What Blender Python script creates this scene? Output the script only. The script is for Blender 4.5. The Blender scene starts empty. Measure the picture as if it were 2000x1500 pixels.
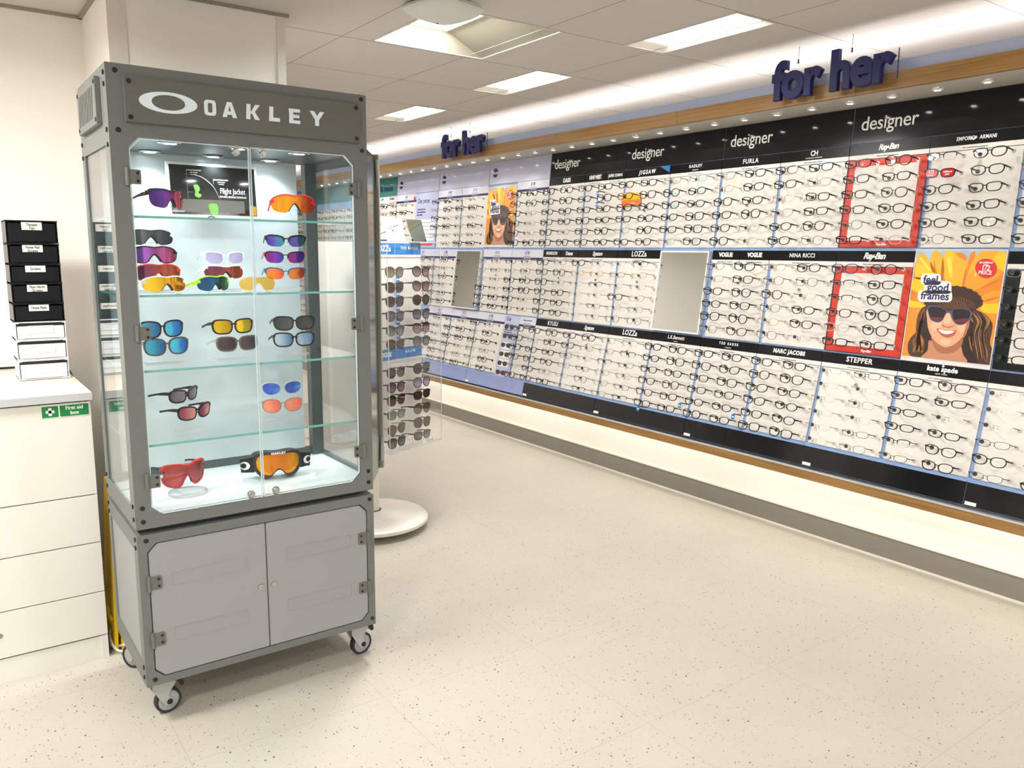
import bpy, bmesh, math, random
import numpy as np
from mathutils import Matrix, Vector
random.seed(7)
SC = bpy.context.scene
COL = SC.collection
# ------------------------------------------------------------------ camera, world, exposure
F_PX = 1573.19; YAW = 0.62364; PITCH = 0.16093; ROLL = 0.009173
_F = Vector((math.sin(YAW)*math.cos(PITCH), math.cos(YAW)*math.cos(PITCH), -math.sin(PITCH)))
_R = Vector((math.cos(YAW), -math.sin(YAW), 0)); _U = _R.cross(_F)
_R2 = _R*math.cos(ROLL)+_U*math.sin(ROLL); _U2 = _U*math.cos(ROLL)-_R*math.sin(ROLL)
cam = bpy.data.cameras.new('camera'); camo = bpy.data.objects.new('camera', cam); COL.objects.link(camo)
camo.matrix_world = Matrix(((_R2.x, _U2.x, -_F.x, 0), (_R2.y, _U2.y, -_F.y, 0), (_R2.z, _U2.z, -_F.z, 1.45), (0, 0, 0, 1)))
cam.sensor_width = 36; cam.lens = 36*F_PX/2000; cam.clip_start = 0.05
SC.camera = camo
SC.view_settings.view_transform = 'Standard'; SC.view_settings.look = 'None'
SC.view_settings.gamma = 1; SC.view_settings.use_curve_mapping = False
SC.view_settings.exposure = 0.10
w = bpy.data.worlds.new('world'); SC.world = w; w.use_nodes = True
w.node_tree.nodes['Background'].inputs[0].default_value = (.9, .92, 1, 1)
w.node_tree.nodes['Background'].inputs[1].default_value = 0.3
SC.cycles.max_bounces = 10; SC.cycles.transparent_max_bounces = 24; SC.cycles.glossy_bounces = 5
SC.cycles.diffuse_bounces = 5
def area(name, loc, rot, sx, sy, power, col=(1, .95, .87)):
    l = bpy.data.lights.new(name, 'AREA'); l.shape = 'RECTANGLE'; l.size = sx; l.size_y = sy; l.energy = power; l.color = col
    o = bpy.data.objects.new(name, l); COL.objects.link(o); o.location = loc; o.rotation_euler = rot; return o
CEIL = 2.37
WARM = (1, .985, .955)
# the small-square downlight, some unseen squares added for light, and the narrow ones: (x0, x1, y0, y1)
SQ = [(1.68, 2.24, 2.79, 3.39), (-.84, -.28, 0.26, .86), (1.68, 2.24, 6.58, 7.18), (1.68, 2.24, -1.0, -.4), (-.84, -.28, -2.27, -1.67), (-.84, -.28, 2.2, 2.8)]
NR = [(2.61, 2.84, y, y+.61) for y in (-1.63, -.36, .90, 2.17, 3.43, 4.70, 5.97, 7.24, 8.51)]
# ------------------------------------------------------------------ materials
MATS = {}
def mat(name, col, rough=.5, metal=0, emit=0, coat=0, spec=.5, alpha=1):
    if name in MATS: return MATS[name]
    m = bpy.data.materials.new(name); m.use_nodes = True; b = m.node_tree.nodes['Principled BSDF']
    c = tuple(col)+(1,)
    b.inputs['Base Color'].default_value = c; b.inputs['Roughness'].default_value = rough; b.inputs['Metallic'].default_value = metal
    b.inputs['Specular IOR Level'].default_value = spec; b.inputs['Coat Weight'].default_value = coat; b.inputs['Coat Roughness'].default_value = .03
    b.inputs['Alpha'].default_value = alpha
    if emit: b.inputs['Emission Color'].default_value = c; b.inputs['Emission Strength'].default_value = emit
    MATS[name] = m; return m
def srgb(r, g, b): return tuple((x/255/12.92 if x/255 <= .04045 else ((x/255+.055)/1.055)**2.4) for x in (r, g, b))
def noisy(name, col, rough, amt=.05, scale=8, **k):
    m = mat(name, col, rough, **k); nt = m.node_tree; b = nt.nodes['Principled BSDF']
    tc = nt.nodes.new('ShaderNodeTexCoord'); n = nt.nodes.new('ShaderNodeTexNoise'); n.inputs['Scale'].default_value = scale; n.inputs['Detail'].default_value = 4
    mp = nt.nodes.new('ShaderNodeMapRange'); mp.inputs[3].default_value = 1-amt; mp.inputs[4].default_value = 1+amt
    mx = nt.nodes.new('ShaderNodeVectorMath'); mx.operation = 'SCALE'; mx.inputs[0].default_value = col
    nt.links.new(tc.outputs['Object'], n.inputs['Vector']); nt.links.new(n.outputs['Fac'], mp.inputs[0]); nt.links.new(mp.outputs[0], mx.inputs['Scale'])
    nt.links.new(mx.outputs[0], b.inputs['Base Color']); return m
def glass(name, tint=(.985, .99, .99), ior=1.45, rough=0.0, gl=(1, 1, 1)):
    if name in MATS: return MATS[name]
    m = bpy.data.materials.new(name); m.use_nodes = True; nt = m.node_tree; nt.nodes.clear()
    o = nt.nodes.new('ShaderNodeOutputMaterial'); t = nt.nodes.new('ShaderNodeBsdfTransparent'); t.inputs[0].default_value = tuple(tint)+(1,)
    g = nt.nodes.new('ShaderNodeBsdfGlossy'); g.inputs['Roughness'].default_value = rough; g.inputs['Color'].default_value = tuple(gl)+(1,)
    f = nt.nodes.new('ShaderNodeFresnel'); ge = nt.nodes.new('ShaderNodeNewGeometry'); ma = nt.nodes.new('ShaderNodeMath'); ma.operation = 'MULTIPLY_ADD'; ma.inputs[1].default_value = 1/ior-ior; ma.inputs[2].default_value = ior
    nt.links.new(ge.outputs['Backfacing'], ma.inputs[0]); nt.links.new(ma.outputs[0], f.inputs[0]); mx = nt.nodes.new('ShaderNodeMixShader')
    nt.links.new(f.outputs[0], mx.inputs[0]); nt.links.new(t.outputs[0], mx.inputs[1]); nt.links.new(g.outputs[0], mx.inputs[2]); nt.links.new(mx.outputs[0], o.inputs[0])
    MATS[name] = m; return m
def lensmat(name, c1, c2, trans=0.0, axis=0, metal=.75, rough=.06):
    """tinted / mirror coated lens, colour runs from c1 to c2 across the lens"""
    if name in MATS: return MATS[name]
    m = mat(name, c1, rough, metal); nt = m.node_tree; b = nt.nodes['Principled BSDF']
    tc = nt.nodes.new('ShaderNodeTexCoord'); s = nt.nodes.new('ShaderNodeSeparateXYZ'); r = nt.nodes.new('ShaderNodeValToRGB')
    nt.links.new(tc.outputs['Generated'], s.inputs[0]); nt.links.new(s.outputs[axis], r.inputs[0]); nt.links.new(r.outputs[0], b.inputs['Base Color'])
    r.color_ramp.elements[0].color = tuple(c1)+(1,); r.color_ramp.elements[1].color = tuple(c2)+(1,)
    r.color_ramp.elements[0].position = .25; r.color_ramp.elements[1].position = .9
    if trans:
        o = nt.nodes['Material Output']; t = nt.nodes.new('ShaderNodeBsdfTransparent'); mx = nt.nodes.new('ShaderNodeMixShader'); mx.inputs[0].default_value = trans
        nt.links.new(r.outputs[0], t.inputs[0]); nt.links.new(b.outputs[0], mx.inputs[1]); nt.links.new(t.outputs[0], mx.inputs[2]); nt.links.new(mx.outputs[0], o.inputs[0])
    return m
WHITE = mat('white_plastic', srgb(236, 234, 228), .35)
BLACK = mat('black_plastic', (.005, .005, .0055), .38, spec=.3)
GREY = noisy('grey_powder_coat', srgb(106, 110, 108), .42, .03, 30)
LGREY = noisy('light_grey_steel', srgb(148, 149, 151), .38, .02, 12)
DGREY = mat('dark_grey_aluminium', srgb(84, 96, 96), .35, .3)
STEEL = mat('satin_steel', srgb(160, 160, 158), .32, .8)
CHROME = mat('chrome', (.50, .50, .51), .16, 1)
BOLT = mat('black_bolt', (.006, .006, .006), .4)
GLASS = glass('clear_glass')
SHELFG = glass('shelf_glass', (.97, .985, .985))
EDGE = mat('glass_edge', srgb(120, 188, 182), .15, alpha=.85)
EDGEW = mat('door_glass_edge', srgb(215, 232, 235), .15, alpha=.8)
ACRYL = glass('clear_acrylic', (.985, .985, .99), 1.4)
ACEDGE = mat('acrylic_edge', srgb(205, 205, 205), .2, alpha=.6)
PANELW = noisy('display_panel_white', srgb(228, 224, 219), .5, .025, 9)
GBLACK = mat('gloss_black', (.010, .010, .011), .10, spec=.35)
GLILAC = mat('gloss_lilac', srgb(186, 188, 214), .25, coat=.6)
GLILAC2 = noisy('gloss_periwinkle', srgb(142, 156, 205), .25, .12, 5, coat=.5)
GTEAL = mat('gloss_teal', srgb(0, 124, 124), .25, coat=.5)
BLUEBAR = mat('blue_upright', srgb(140, 168, 212), .4)
INK = mat('white_lettering', srgb(238, 238, 236), .5)
NAVY = mat('navy_print', srgb(20, 24, 92), .45)
REDP = mat('red_print', srgb(205, 56, 38), .45)
SCARLET = mat('scarlet_badge', srgb(208, 22, 30), .4)
BLUEP = mat('bright_blue_print', srgb(38, 122, 196), .4)
DARKINK = mat('black_print', (.02, .02, .025), .5)
# ------------------------------------------------------------------ mesh helpers
class MB:
    def __init__(s): s.v = []; s.f = []; s.m = []; s.mi = 0
    def add(s, vs, fs):
        n = len(s.v); s.v += [tuple(map(float, p)) for p in vs]; s.f += [tuple(i+n for i in f) for f in fs]; s.m += [s.mi]*len(fs); return s
    def box(s, x0, x1, y0, y1, z0, z1):
        return s.add([(x0, y0, z0), (x1, y0, z0), (x1, y1, z0), (x0, y1, z0), (x0, y0, z1), (x1, y0, z1), (x1, y1, z1), (x0, y1, z1)],
                     [(0, 3, 2, 1), (4, 5, 6, 7), (0, 1, 5, 4), (1, 2, 6, 5), (2, 3, 7, 6), (3, 0, 4, 7)])
    def prism(s, pts, z0, z1):
        n = len(pts); a = sum(pts[i][0]*pts[(i+1) % n][1]-pts[(i+1) % n][0]*pts[i][1] for i in range(n))
        if a < 0: pts = pts[::-1]
        return s.add([(x, y, z0) for x, y in pts]+[(x, y, z1) for x, y in pts],
                     [tuple(range(n-1, -1, -1)), tuple(range(n, 2*n))]+[(i, (i+1) % n, n+(i+1) % n, n+i) for i in range(n)])
    def flat(s, pts, z):
        n = len(pts); a = sum(pts[i][0]*pts[(i+1) % n][1]-pts[(i+1) % n][0]*pts[i][1] for i in range(n))
        if a < 0: pts = pts[::-1]
        return s.add([(x, y, z) for x, y in pts], [tuple(range(n))])
    def ring(s, inn, out, z0, z1):
        n = len(inn); P = [(x, y, z1) for x, y in inn]+[(x, y, z1) for x, y in out]+[(x, y, z0) for x, y in inn]+[(x, y, z0) for x, y in out]
        F = []
        for i in range(n):
            j = (i+1) % n
            F += [(i, n+i, n+j, j), (2*n+i, 2*n+j, 3*n+j, 3*n+i), (n+i, 3*n+i, 3*n+j, n+j), (i, j, 2*n+j, 2*n+i)]
        return s.add(P, F)
    def stroke(s, path, t, z0, z1, off=0):
        """open path (x,y) widened by t, extruded z0..z1"""
        n = len(path); L = []; Rr = []
        for i in range(n):
            a = path[max(i-1, 0)]; b = path[min(i+1, n-1)]; dx, dy = b[0]-a[0], b[1]-a[1]; l = math.hypot(dx, dy) or 1
            tt = t[i] if isinstance(t, (list, tuple)) else t
            nx, ny = -dy/l*tt/2, dx/l*tt/2; L.append((path[i][0]+nx, path[i][1]+ny)); Rr.append((path[i][0]-nx, path[i][1]-ny))
        P = [(x, y, z1) for x, y in L]+[(x, y, z1) for x, y in Rr]+[(x, y, z0) for x, y in L]+[(x, y, z0) for x, y in Rr]; F = []
        for i in range(n-1):
            j = i+1; F += [(i, n+i, n+j, j), (2*n+i, 2*n+j, 3*n+j, 3*n+i), (n+i, 3*n+i, 3*n+j, n+j), (i, j, 2*n+j, 2*n+i)]
        F += [(0, 2*n, 3*n, n), (n-1, 2*n-1, 4*n-1, 3*n-1)]
        return s.add(P, F)
    def tube(s, path, r, n=8, cap=True):
        P = [Vector(p) for p in path]; V = []; up = Vector((0, 0, 1)); F = []
        for i, p in enumerate(P):
            d = (P[min(i+1, len(P)-1)]-P[max(i-1, 0)]).normalized()
            if i == 0: u = d.cross(up if abs(d.z) < .9 else Vector((1, 0, 0))).normalized()
            else: u = (u-d*u.dot(d)).normalized()
            w_ = d.cross(u); rr = r[i] if isinstance(r, (list, tuple)) else r
            V += [p+u*math.cos(2*math.pi*k/n)*rr+w_*math.sin(2*math.pi*k/n)*rr for k in range(n)]
        for i in range(len(P)-1):
            for k in range(n): F.append((i*n+k, i*n+(k+1) % n, (i+1)*n+(k+1) % n, (i+1)*n+k))
        if cap: F += [tuple(range(n-1, -1, -1)), tuple(range((len(P)-1)*n, len(P)*n))]
        return s.add(V, F)
    def cyl(s, p0, p1, r, n=16): return s.tube([p0, p1], r, n)
    def lathe(s, prof, c=(0, 0, 0), n=32, axis='z'):
        V = []; F = []; m = len(prof)
        for k in range(n):
            a = 2*math.pi*k/n
            for r, z in prof:
                x, y = r*math.cos(a), r*math.sin(a)
                V.append((c[0]+x, c[1]+y, c[2]+z) if axis == 'z' else ((c[0]+x, c[1]+z, c[2]+y) if axis == 'y' else (c[0]+z, c[1]+x, c[2]+y)))
        for k in range(n):
            for i in range(m-1): F.append((k*m+i, ((k+1) % n)*m+i, ((k+1) % n)*m+i+1, k*m+i+1))
        return s.add(V, F)
    def xf(s, M): s.v = [tuple(M @ Vector(p)) for p in s.v]; return s
    def fn(s, f): s.v = [f(*p) for p in s.v]; return s
    def mesh(s, name, mats, smooth=False, bevel=0):
        me = bpy.data.meshes.new(name); me.from_pydata(s.v, [], s.f)
        mats = mats if isinstance(mats, (list, tuple)) else [mats]
        for m in mats: me.materials.append(m)
        if len(mats) > 1: me.polygons.foreach_set('material_index', s.m)
        bm = bmesh.new(); bm.from_mesh(me)
        if bevel: bmesh.ops.bevel(bm, geom=[e for e in bm.edges if len(e.link_faces) == 2 and e.calc_face_angle(0) > .7], offset=bevel, segments=2, affect='EDGES', clamp_overlap=True)
        bmesh.ops.recalc_face_normals(bm, faces=bm.faces)
        bm.to_mesh(me); bm.free()
        if smooth:
            me.shade_smooth()
            try: me.set_sharp_from_angle(angle=math.radians(38))
            except Exception: pass
        me.update(); return me
    def build(s, name, mats, parent=None, M=None, smooth=False, bevel=0):
        return ob(name, s.mesh(name, mats, smooth, bevel), parent, M)
def ob(name, me, parent=None, M=None):
    o = bpy.data.objects.new(name, me); COL.objects.link(o)
    if parent: o.parent = parent
    if M is not None: o.matrix_basis = M
    return o
def tag(o, label=None, cat=None, group=None, kind=None):
    if label: o['label'] = label
    if cat: o['category'] = cat
    if group: o['group'] = group
    if kind: o['kind'] = kind
    return o
def thing(name, label, cat, M=None, group=None):
    o = bpy.data.objects.new(name, None); COL.objects.link(o); o.empty_display_size = .05
    if M is not None: o.matrix_basis = M
    return tag(o, label, cat, group)
def struct(name, mb, m, **k): return tag(mb.build(name, m, **k), kind='structure')
def T(x, y, z, rz=0): return Matrix.Translation((x, y, z)) @ Matrix.Rotation(rz, 4, 'Z')
def frame_m(o, u, v, n): return Matrix(((u[0], v[0], n[0], o[0]), (u[1], v[1], n[1], o[1]), (u[2], v[2], n[2], o[2]), (0, 0, 0, 1)))
FRONT = lambda x, y, z: frame_m((x, y, z), (1, 0, 0), (0, 0, 1), (0, -1, 0))   # a plane facing the viewer side (-Y)
TXT = {}
def text_mesh(s, size, mats, offset=0, extrude=.0006, bevel=0, spacing=1, shear=0, align='CENTER', sx=1, res=3):
    key = (s, size, mats.name, offset, extrude, bevel, spacing, shear, align, sx)
    if key in TXT: return TXT[key]
    c = bpy.data.curves.new('lettering', 'FONT'); c.body = s; c.size = size; c.extrude = extrude; c.offset = offset; c.bevel_depth = bevel
    c.bevel_resolution = 2; c.space_character = spacing; c.shear = shear; c.align_x = align; c.align_y = 'CENTER'; c.resolution_u = res
    o = bpy.data.objects.new('lettering', c); COL.objects.link(o)
    dg = bpy.context.evaluated_depsgraph_get(); me = bpy.data.meshes.new_from_object(o.evaluated_get(dg))
    me.materials.clear(); me.materials.append(mats)
    if sx != 1: me.transform(Matrix.Diagonal((sx, 1, 1, 1)))
    bpy.data.objects.remove(o); bpy.data.curves.remove(c); me.name = 'lettering'; TXT[key] = me; return me
def text(s, size, m, parent, x=0, y=0, z=0, M=None, name='lettering', **k):
    L = Matrix.Translation((x, y, z)); return ob(name, text_mesh(s, size, m, **k), parent, (M @ L) if M else L)
def copy_thing(root, M, label, group=None):
    r = root.copy(); COL.objects.link(r); r.matrix_basis = M; r['label'] = label
    if group: r['group'] = group
    for ch in root.children:
        c = ch.copy(); COL.objects.link(c); c.parent = r; c.matrix_basis = ch.matrix_basis
        for g in ch.children:
            d = g.copy(); COL.objects.link(d); d.parent = c; d.matrix_basis = g.matrix_basis
    return r
def ell(a, b, n=24, cx=0, cy=0, p=2.0, rot=0):
    P = []
    for i in range(n):
        t = 2*math.pi*i/n; c, s_ = math.cos(t), math.sin(t)
        x = a*math.copysign(abs(c)**(2/p), c); y = b*math.copysign(abs(s_)**(2/p), s_)
        P.append((cx+x*math.cos(rot)-y*math.sin(rot), cy+x*math.sin(rot)+y*math.cos(rot)))
    return P
def rrect(x0, x1, y0, y1, r, n=4):
    P = []
    for cx, cy, a0 in ((x1-r, y1-r, 0), (x0+r, y1-r, 90), (x0+r, y0+r, 180), (x1-r, y0+r, 270)):
        for i in range(n+1):
            a = math.radians(a0+90*i/n); P.append((cx+r*math.cos(a), cy+r*math.sin(a)))
    return P
# ------------------------------------------------------------------ room shell
def floor_mat():
    m = bpy.data.materials.new('speckled_cream_vinyl'); m.use_nodes = True; nt = m.node_tree; b = nt.nodes['Principled BSDF']; L = nt.links
    tc = nt.nodes.new('ShaderNodeTexCoord')
    def N(t, **k):
        n = nt.nodes.new(t)
        for a, v in k.items(): n.inputs[a].default_value = v
        return n
    base = N('ShaderNodeTexNoise', Scale=2.2, Detail=3.0); L.new(tc.outputs['Object'], base.inputs['Vector'])
    r = nt.nodes.new('ShaderNodeValToRGB'); r.color_ramp.elements[0].color = srgb(172, 167, 156)+(1,); r.color_ramp.elements[1].color = srgb(186, 181, 169)+(1,)
    L.new(base.outputs['Fac'], r.inputs[0]); cur = r.outputs[0]
    fine = N('ShaderNodeTexNoise', Scale=120.0, Detail=2.0); L.new(tc.outputs['Object'], fine.inputs['Vector'])
    def layer(cur, scale, rad, keep, col):
        v = N('ShaderNodeTexVoronoi', Scale=scale); L.new(tc.outputs['Object'], v.inputs['Vector'])
        lt = nt.nodes.new('ShaderNodeMath'); lt.operation = 'LESS_THAN'; lt.inputs[1].default_value = rad; L.new(v.outputs['Distance'], lt.inputs[0])
        sp = nt.nodes.new('ShaderNodeSeparateColor'); L.new(v.outputs['Color'], sp.inputs[0])
        k = nt.nodes.new('ShaderNodeMath'); k.operation = 'LESS_THAN'; k.inputs[1].default_value = keep; L.new(sp.outputs[0], k.inputs[0])
        mu = nt.nodes.new('ShaderNodeMath'); mu.operation = 'MULTIPLY'; L.new(lt.outputs[0], mu.inputs[0]); L.new(k.outputs[0], mu.inputs[1])
        mx = nt.nodes.new('ShaderNodeMix'); mx.data_type = 'RGBA'; L.new(mu.outputs[0], mx.inputs[0]); L.new(cur, mx.inputs[6]); mx.inputs[7].default_value = tuple(col)+(1,); return mx.outputs[2]
    cur = layer(cur, 160, .28, .22, srgb(166, 160, 146)); cur = layer(cur, 110, .22, .16, srgb(132, 126, 115))
    cur = layer(cur, 75, .18, .16, srgb(84, 79, 74)); cur = layer(cur, 42, .13, .16, srgb(40, 38, 36))
    br = nt.nodes.new('ShaderNodeTexBrick'); br.offset = 0; br.inputs['Scale'].default_value = 1; br.inputs['Brick Width'].default_value = .61; br.inputs['Row Height'].default_value = .61
    br.inputs['Mortar Size'].default_value = .0018; br.inputs['Mortar Smooth'].default_value = .4
    mp = nt.nodes.new('ShaderNodeMapping'); mp.inputs['Rotation'].default_value = (0, 0, 0); mp.inputs['Location'].default_value = (.12, .2, 0)
    L.new(tc.outputs['Object'], mp.inputs[0]); L.new(mp.outputs[0], br.inputs['Vector'])
    mx = nt.nodes.new('ShaderNodeMix'); mx.data_type = 'RGBA'; mul = nt.nodes.new('ShaderNodeMath'); mul.operation = 'MULTIPLY'; mul.inputs[1].default_value = .42
    L.new(br.outputs['Fac'], mul.inputs[0]); L.new(mul.outputs[0], mx.inputs[0]); L.new(cur, mx.inputs[6]); mx.inputs[7].default_value = srgb(150, 142, 128)+(1,)
    L.new(mx.outputs[2], b.inputs['Base Color']); b.inputs['Roughness'].default_value = .38; b.inputs['Specular IOR Level'].default_value = .35; return m
XL, XR, YB, YF = -2.6, 3.9, -3.2, 11.5
struct('floor', MB().box(XL, XR, YB, YF, -.05, 0), floor_mat())
WALLM = noisy('white_wall_paint', srgb(243, 239, 234), .6, .01, 3)
CEILM = noisy('ceiling_tile_grey', srgb(198, 192, 186), .75, .015, 6)
def ceiling():
    R = SQ+NR; xs = sorted({XL, XR}|{a for r in R for a in r[:2]}); ys = sorted({YB, YF}|{a for r in R for a in r[2:]})
    m = MB()
    for i in range(len(xs)-1):
        for j in range(len(ys)-1):
            cx, cy = (xs[i]+xs[i+1])/2, (ys[j]+ys[j+1])/2
            if any(r[0] < cx < r[1] and r[2] < cy < r[3] for r in R): continue
            m.box(xs[i], xs[i+1], ys[j], ys[j+1], CEIL, CEIL+.02)
    m.mi = 1
    m.box(XL, XR, YB, YF, CEIL+.16, CEIL+.18)
    # thin dark joints of the 600 mm tiles
    m.mi = 2
    for k in range(-6, 2):
        x = 3.40+.62*k
        if XL < x < XR: m.box(x-.0012, x+.0012, YB, YF, CEIL-.0006, CEIL+.001)
    for k in range(-5, 13):
        y = 2.79+.632*k
        m.box(XL, XR, y-.0012, y+.0012, CEIL-.0006, CEIL+.001)
    # keep the joints out of the light openings
    return m
cm = ceiling()
struct('ceiling', cm, [CEILM, CEILM, mat('tile_joint', srgb(120, 112, 102), .8)])
struct('wall_right', MB().box(XR, XR+.1, YB, YF, 0, CEIL), WALLM)
struct('wall_left', MB().box(XL-.1, XL, YB, 3.79, 0, CEIL), WALLM)
struct('wall_behind', MB().box(XL, XR, YB-.1, YB, 0, CEIL), WALLM)
struct('wall_far', MB().box(1.0, XR, YF, YF+.1, 0, CEIL), WALLM)
struct('wall_back', MB().box(XL, 1.19, 3.79, 3.9, 0, CEIL), WALLM)
struct('wall_inner', MB().box(1.0, 1.19, 3.9, YF, 0, CEIL), WALLM)
colm = MB().box(.585, 1.222, 3.262, 3.79, 0, CEIL); struct('wall_column', colm, WALLM, bevel=0)
ct = MB().box(.583, .645, 3.258, 3.262, 0, CEIL).box(1.19, 1.224, 3.258, 3.262, 0, CEIL); struct('trim_column_corner', ct, mat('corner_bead', srgb(222, 218, 211), .5))
struct('trim_1', MB().box(.57, 1.24, 3.25, 3.262, CEIL-.012, CEIL).box(.57, .585, 3.25, 3.79, CEIL-.012, CEIL).box(XL, .585, 3.775, 3.79, CEIL-.012, CEIL), mat('shadow_gap', srgb(150, 142, 130), .7))
# plinth wall under the display ledge, skirting
LOWW = mat('lit_plinth_white', srgb(238, 234, 226), .55)
struct('wall_plinth', MB().box(3.67, XR, YB, YF, 0, .43), LOWW)
struct('baseboard_right', MB().box(3.655, 3.67, YB, YF, 0, .112), mat('taupe_skirting', srgb(134, 129, 120), .5))
struct('trim_2', MB().box(3.65, 3.672, YB, YF, .112, .121), mat('white_bead', srgb(235, 230, 220), .4))
struct('trim_3', MB().box(3.64, 3.67, YB, YF, 0, .006), mat('white_bead', (1, 1, 1)))
def wood_mat():
    m = mat('oak_veneer', srgb(184, 134, 62), .4); nt = m.node_tree; b = nt.nodes['Principled BSDF']
    tc = nt.nodes.new('ShaderNodeTexCoord'); mp = nt.nodes.new('ShaderNodeMapping'); mp.inputs['Scale'].default_value = (40, 1.4, 60)
    n = nt.nodes.new('ShaderNodeTexNoise'); n.inputs['Scale'].default_value = 2; n.inputs['Detail'].default_value = 5
    r = nt.nodes.new('ShaderNodeValToRGB'); r.color_ramp.elements[0].color = srgb(128, 92, 46)+(1,); r.color_ramp.elements[1].color = srgb(160, 122, 70)+(1,)
    r.color_ramp.elements[0].position = .3; r.color_ramp.elements[1].position = .7
    nt.links.new(tc.outputs['Object'], mp.inputs[0]); nt.links.new(mp.outputs[0], n.inputs['Vector']); nt.links.new(n.outputs['Fac'], r.inputs[0]); nt.links.new(r.outputs[0], b.inputs['Base Color']); return m
WOOD = wood_mat()
struct('trim_4', MB().box(3.298, 3.312, YB, YF, .403, .441), WOOD)
struct('trim_5', MB().box(3.312, 3.9, YB, YF, .425, .441), mat('white_laminate', srgb(228, 226, 222), .3))
pel = MB()
for k in range(-4, 12): pel.box(3.28, 3.30, 1.05+1.02*k, 1.05+1.02*k+1.018, 2.13, 2.197)
struct('trim_6', pel, WOOD)
struct('trim_7', MB().box(3.296, 3.312, YB, YF, 2.132, 2.246), mat('pale_blue_fascia', srgb(160, 172, 200), .5))
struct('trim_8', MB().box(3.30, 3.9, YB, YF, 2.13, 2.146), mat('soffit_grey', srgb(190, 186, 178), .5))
# ------------------------------------------------------------------ ceiling lights
LGLOW = mat('light_diffuser', (1, .95, .86), .5, emit=16)
LREF = mat('light_reflector', srgb(235, 232, 222), .4)
def square_light(r, label, grp):
    x0, x1, y0, y1 = r; cx, cy = (x0+x1)/2, (y0+y1)/2; t = thing('ceiling_light', label, 'ceiling light', T(cx, cy, CEIL), grp)
    a, b = (x1-x0)/2, (y1-y0)/2; c, d = .15, b*.78; h = .075; ox = -.1
    m = MB().add([(-a, -b, 0), (a, -b, 0), (a, b, 0), (-a, b, 0), (ox-c, -d, h), (ox+c, -d, h), (ox+c, d, h), (ox-c, d, h)],
                 [(0, 1, 5, 4), (1, 2, 6, 5), (2, 3, 7, 6), (3, 0, 4, 7)])
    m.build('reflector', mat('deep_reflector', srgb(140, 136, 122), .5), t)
    MB().box(ox-c, ox+c, -d, d, h, h+.01).build('diffuser', LGLOW, t)
    MB().ring([(-a, -b), (a, -b), (a, b), (-a, b)], [(-a-.012, -b-.012), (a+.012, -b-.012), (a+.012, b+.012), (-a-.012, b+.012)], -.003, .002).build('bezel', CEILM, t)
def narrow_light(r, label, grp):
    x0, x1, y0, y1 = r; cx, cy = (x0+x1)/2, (y0+y1)/2; t = thing('ceiling_light', label, 'ceiling light', T(cx, cy, CEIL), grp)
    a, b = (x1-x0)/2, (y1-y0)/2; h = .018
    m = MB().add([(-a, -b, 0), (a, -b, 0), (a, b, 0), (-a, b, 0), (-a+.016, -b+.05, h), (a-.016, -b+.05, h), (a-.016, b-.05, h), (-a+.016, b-.05, h)],
                 [(0, 1, 5, 4), (1, 2, 6, 5), (2, 3, 7, 6), (3, 0, 4, 7)])
    m.build('reflector', LREF, t)
    MB().box(-a+.016, a-.016, -b+.05, b-.05, h, h+.01).build('diffuser', mat('narrow_diffuser', (1, .955, .88), .5, emit=9), t)
    MB().ring([(-a, -b), (a, -b), (a, b), (-a, b)], [(-a-.012, -b-.012), (a+.012, -b-.012), (a+.012, b+.012), (-a-.012, b+.012)], -.003, .002).build('bezel', CEILM, t)
SQL = ['large square recessed ceiling light behind the white smoke detector', 'square recessed light over the shop floor left of the camera', 'square recessed light far down the shop ceiling',
       'square recessed ceiling light behind the camera', 'square recessed light at the rear of the shop', 'square recessed light above the white chest of drawers']
for i, r in enumerate(SQ): square_light(r, SQL[i], None)
NRL = {3: 'narrow recessed ceiling light nearest the camera, above the near for her sign', 4: 'narrow recessed ceiling light, middle of the three behind the large square one', 5: 'narrow recessed ceiling light, farthest and smallest one in view, near the cabinet top'}
for i, r in enumerate(NR): narrow_light(r, NRL.get(i, 'narrow recessed ceiling light out of view further along the same row'), 'narrow ceiling lights in a row')
for i, r in enumerate(SQ): area('ceiling_lamp', ((r[0]+r[1])/2-.1, (r[2]+r[3])/2, CEIL+.068), (0, 0, 0), .28, .44, 50 if i in (1, 5) else 34, WARM)  # added fixtures at the left run stronger to brighten that side
for r in []: area('ceiling_lamp', ((r[0]+r[1])/2, (r[2]+r[3])/2, CEIL+.044), (0, 0, 0), .17, .45, 6, WARM)
# access point / detector
det = thing('smoke_detector', 'white rounded ceiling unit mounted beside the large square light', 'detector', T(1.655, 2.765, CEIL-.008, math.radians(12)))
m = MB()
prof = [(.118, 0, 5), (.125, -.012, 4.5), (.122, -.022, 4), (.10, -.036, 4), (.06, -.043, 3)]
for i, (rr, z, p) in enumerate(prof): m.v += [(x, y, z) for x, y in ell(rr, rr, 32, p=p)]
for i in range(len(prof)-1):
    for k in range(32): m.f.append((i*32+k, i*32+(k+1) % 32, (i+1)*32+(k+1) % 32, (i+1)*32+k))
m.f.append(tuple(range(4*32, 5*32))); m.m = [0]*len(m.f)
m.build('housing', mat('detector_white', srgb(214, 217, 212), .4), det, smooth=True)
MB().prism(ell(.004, .004, 12, .03, .065), -.044, -.036).build('indicator', BLACK, det)
MB().box(-.09, .09, -.09, .09, -.004, 0).build('mounting_plate', mat('detector_base', srgb(120, 118, 114), .6), det)
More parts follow.
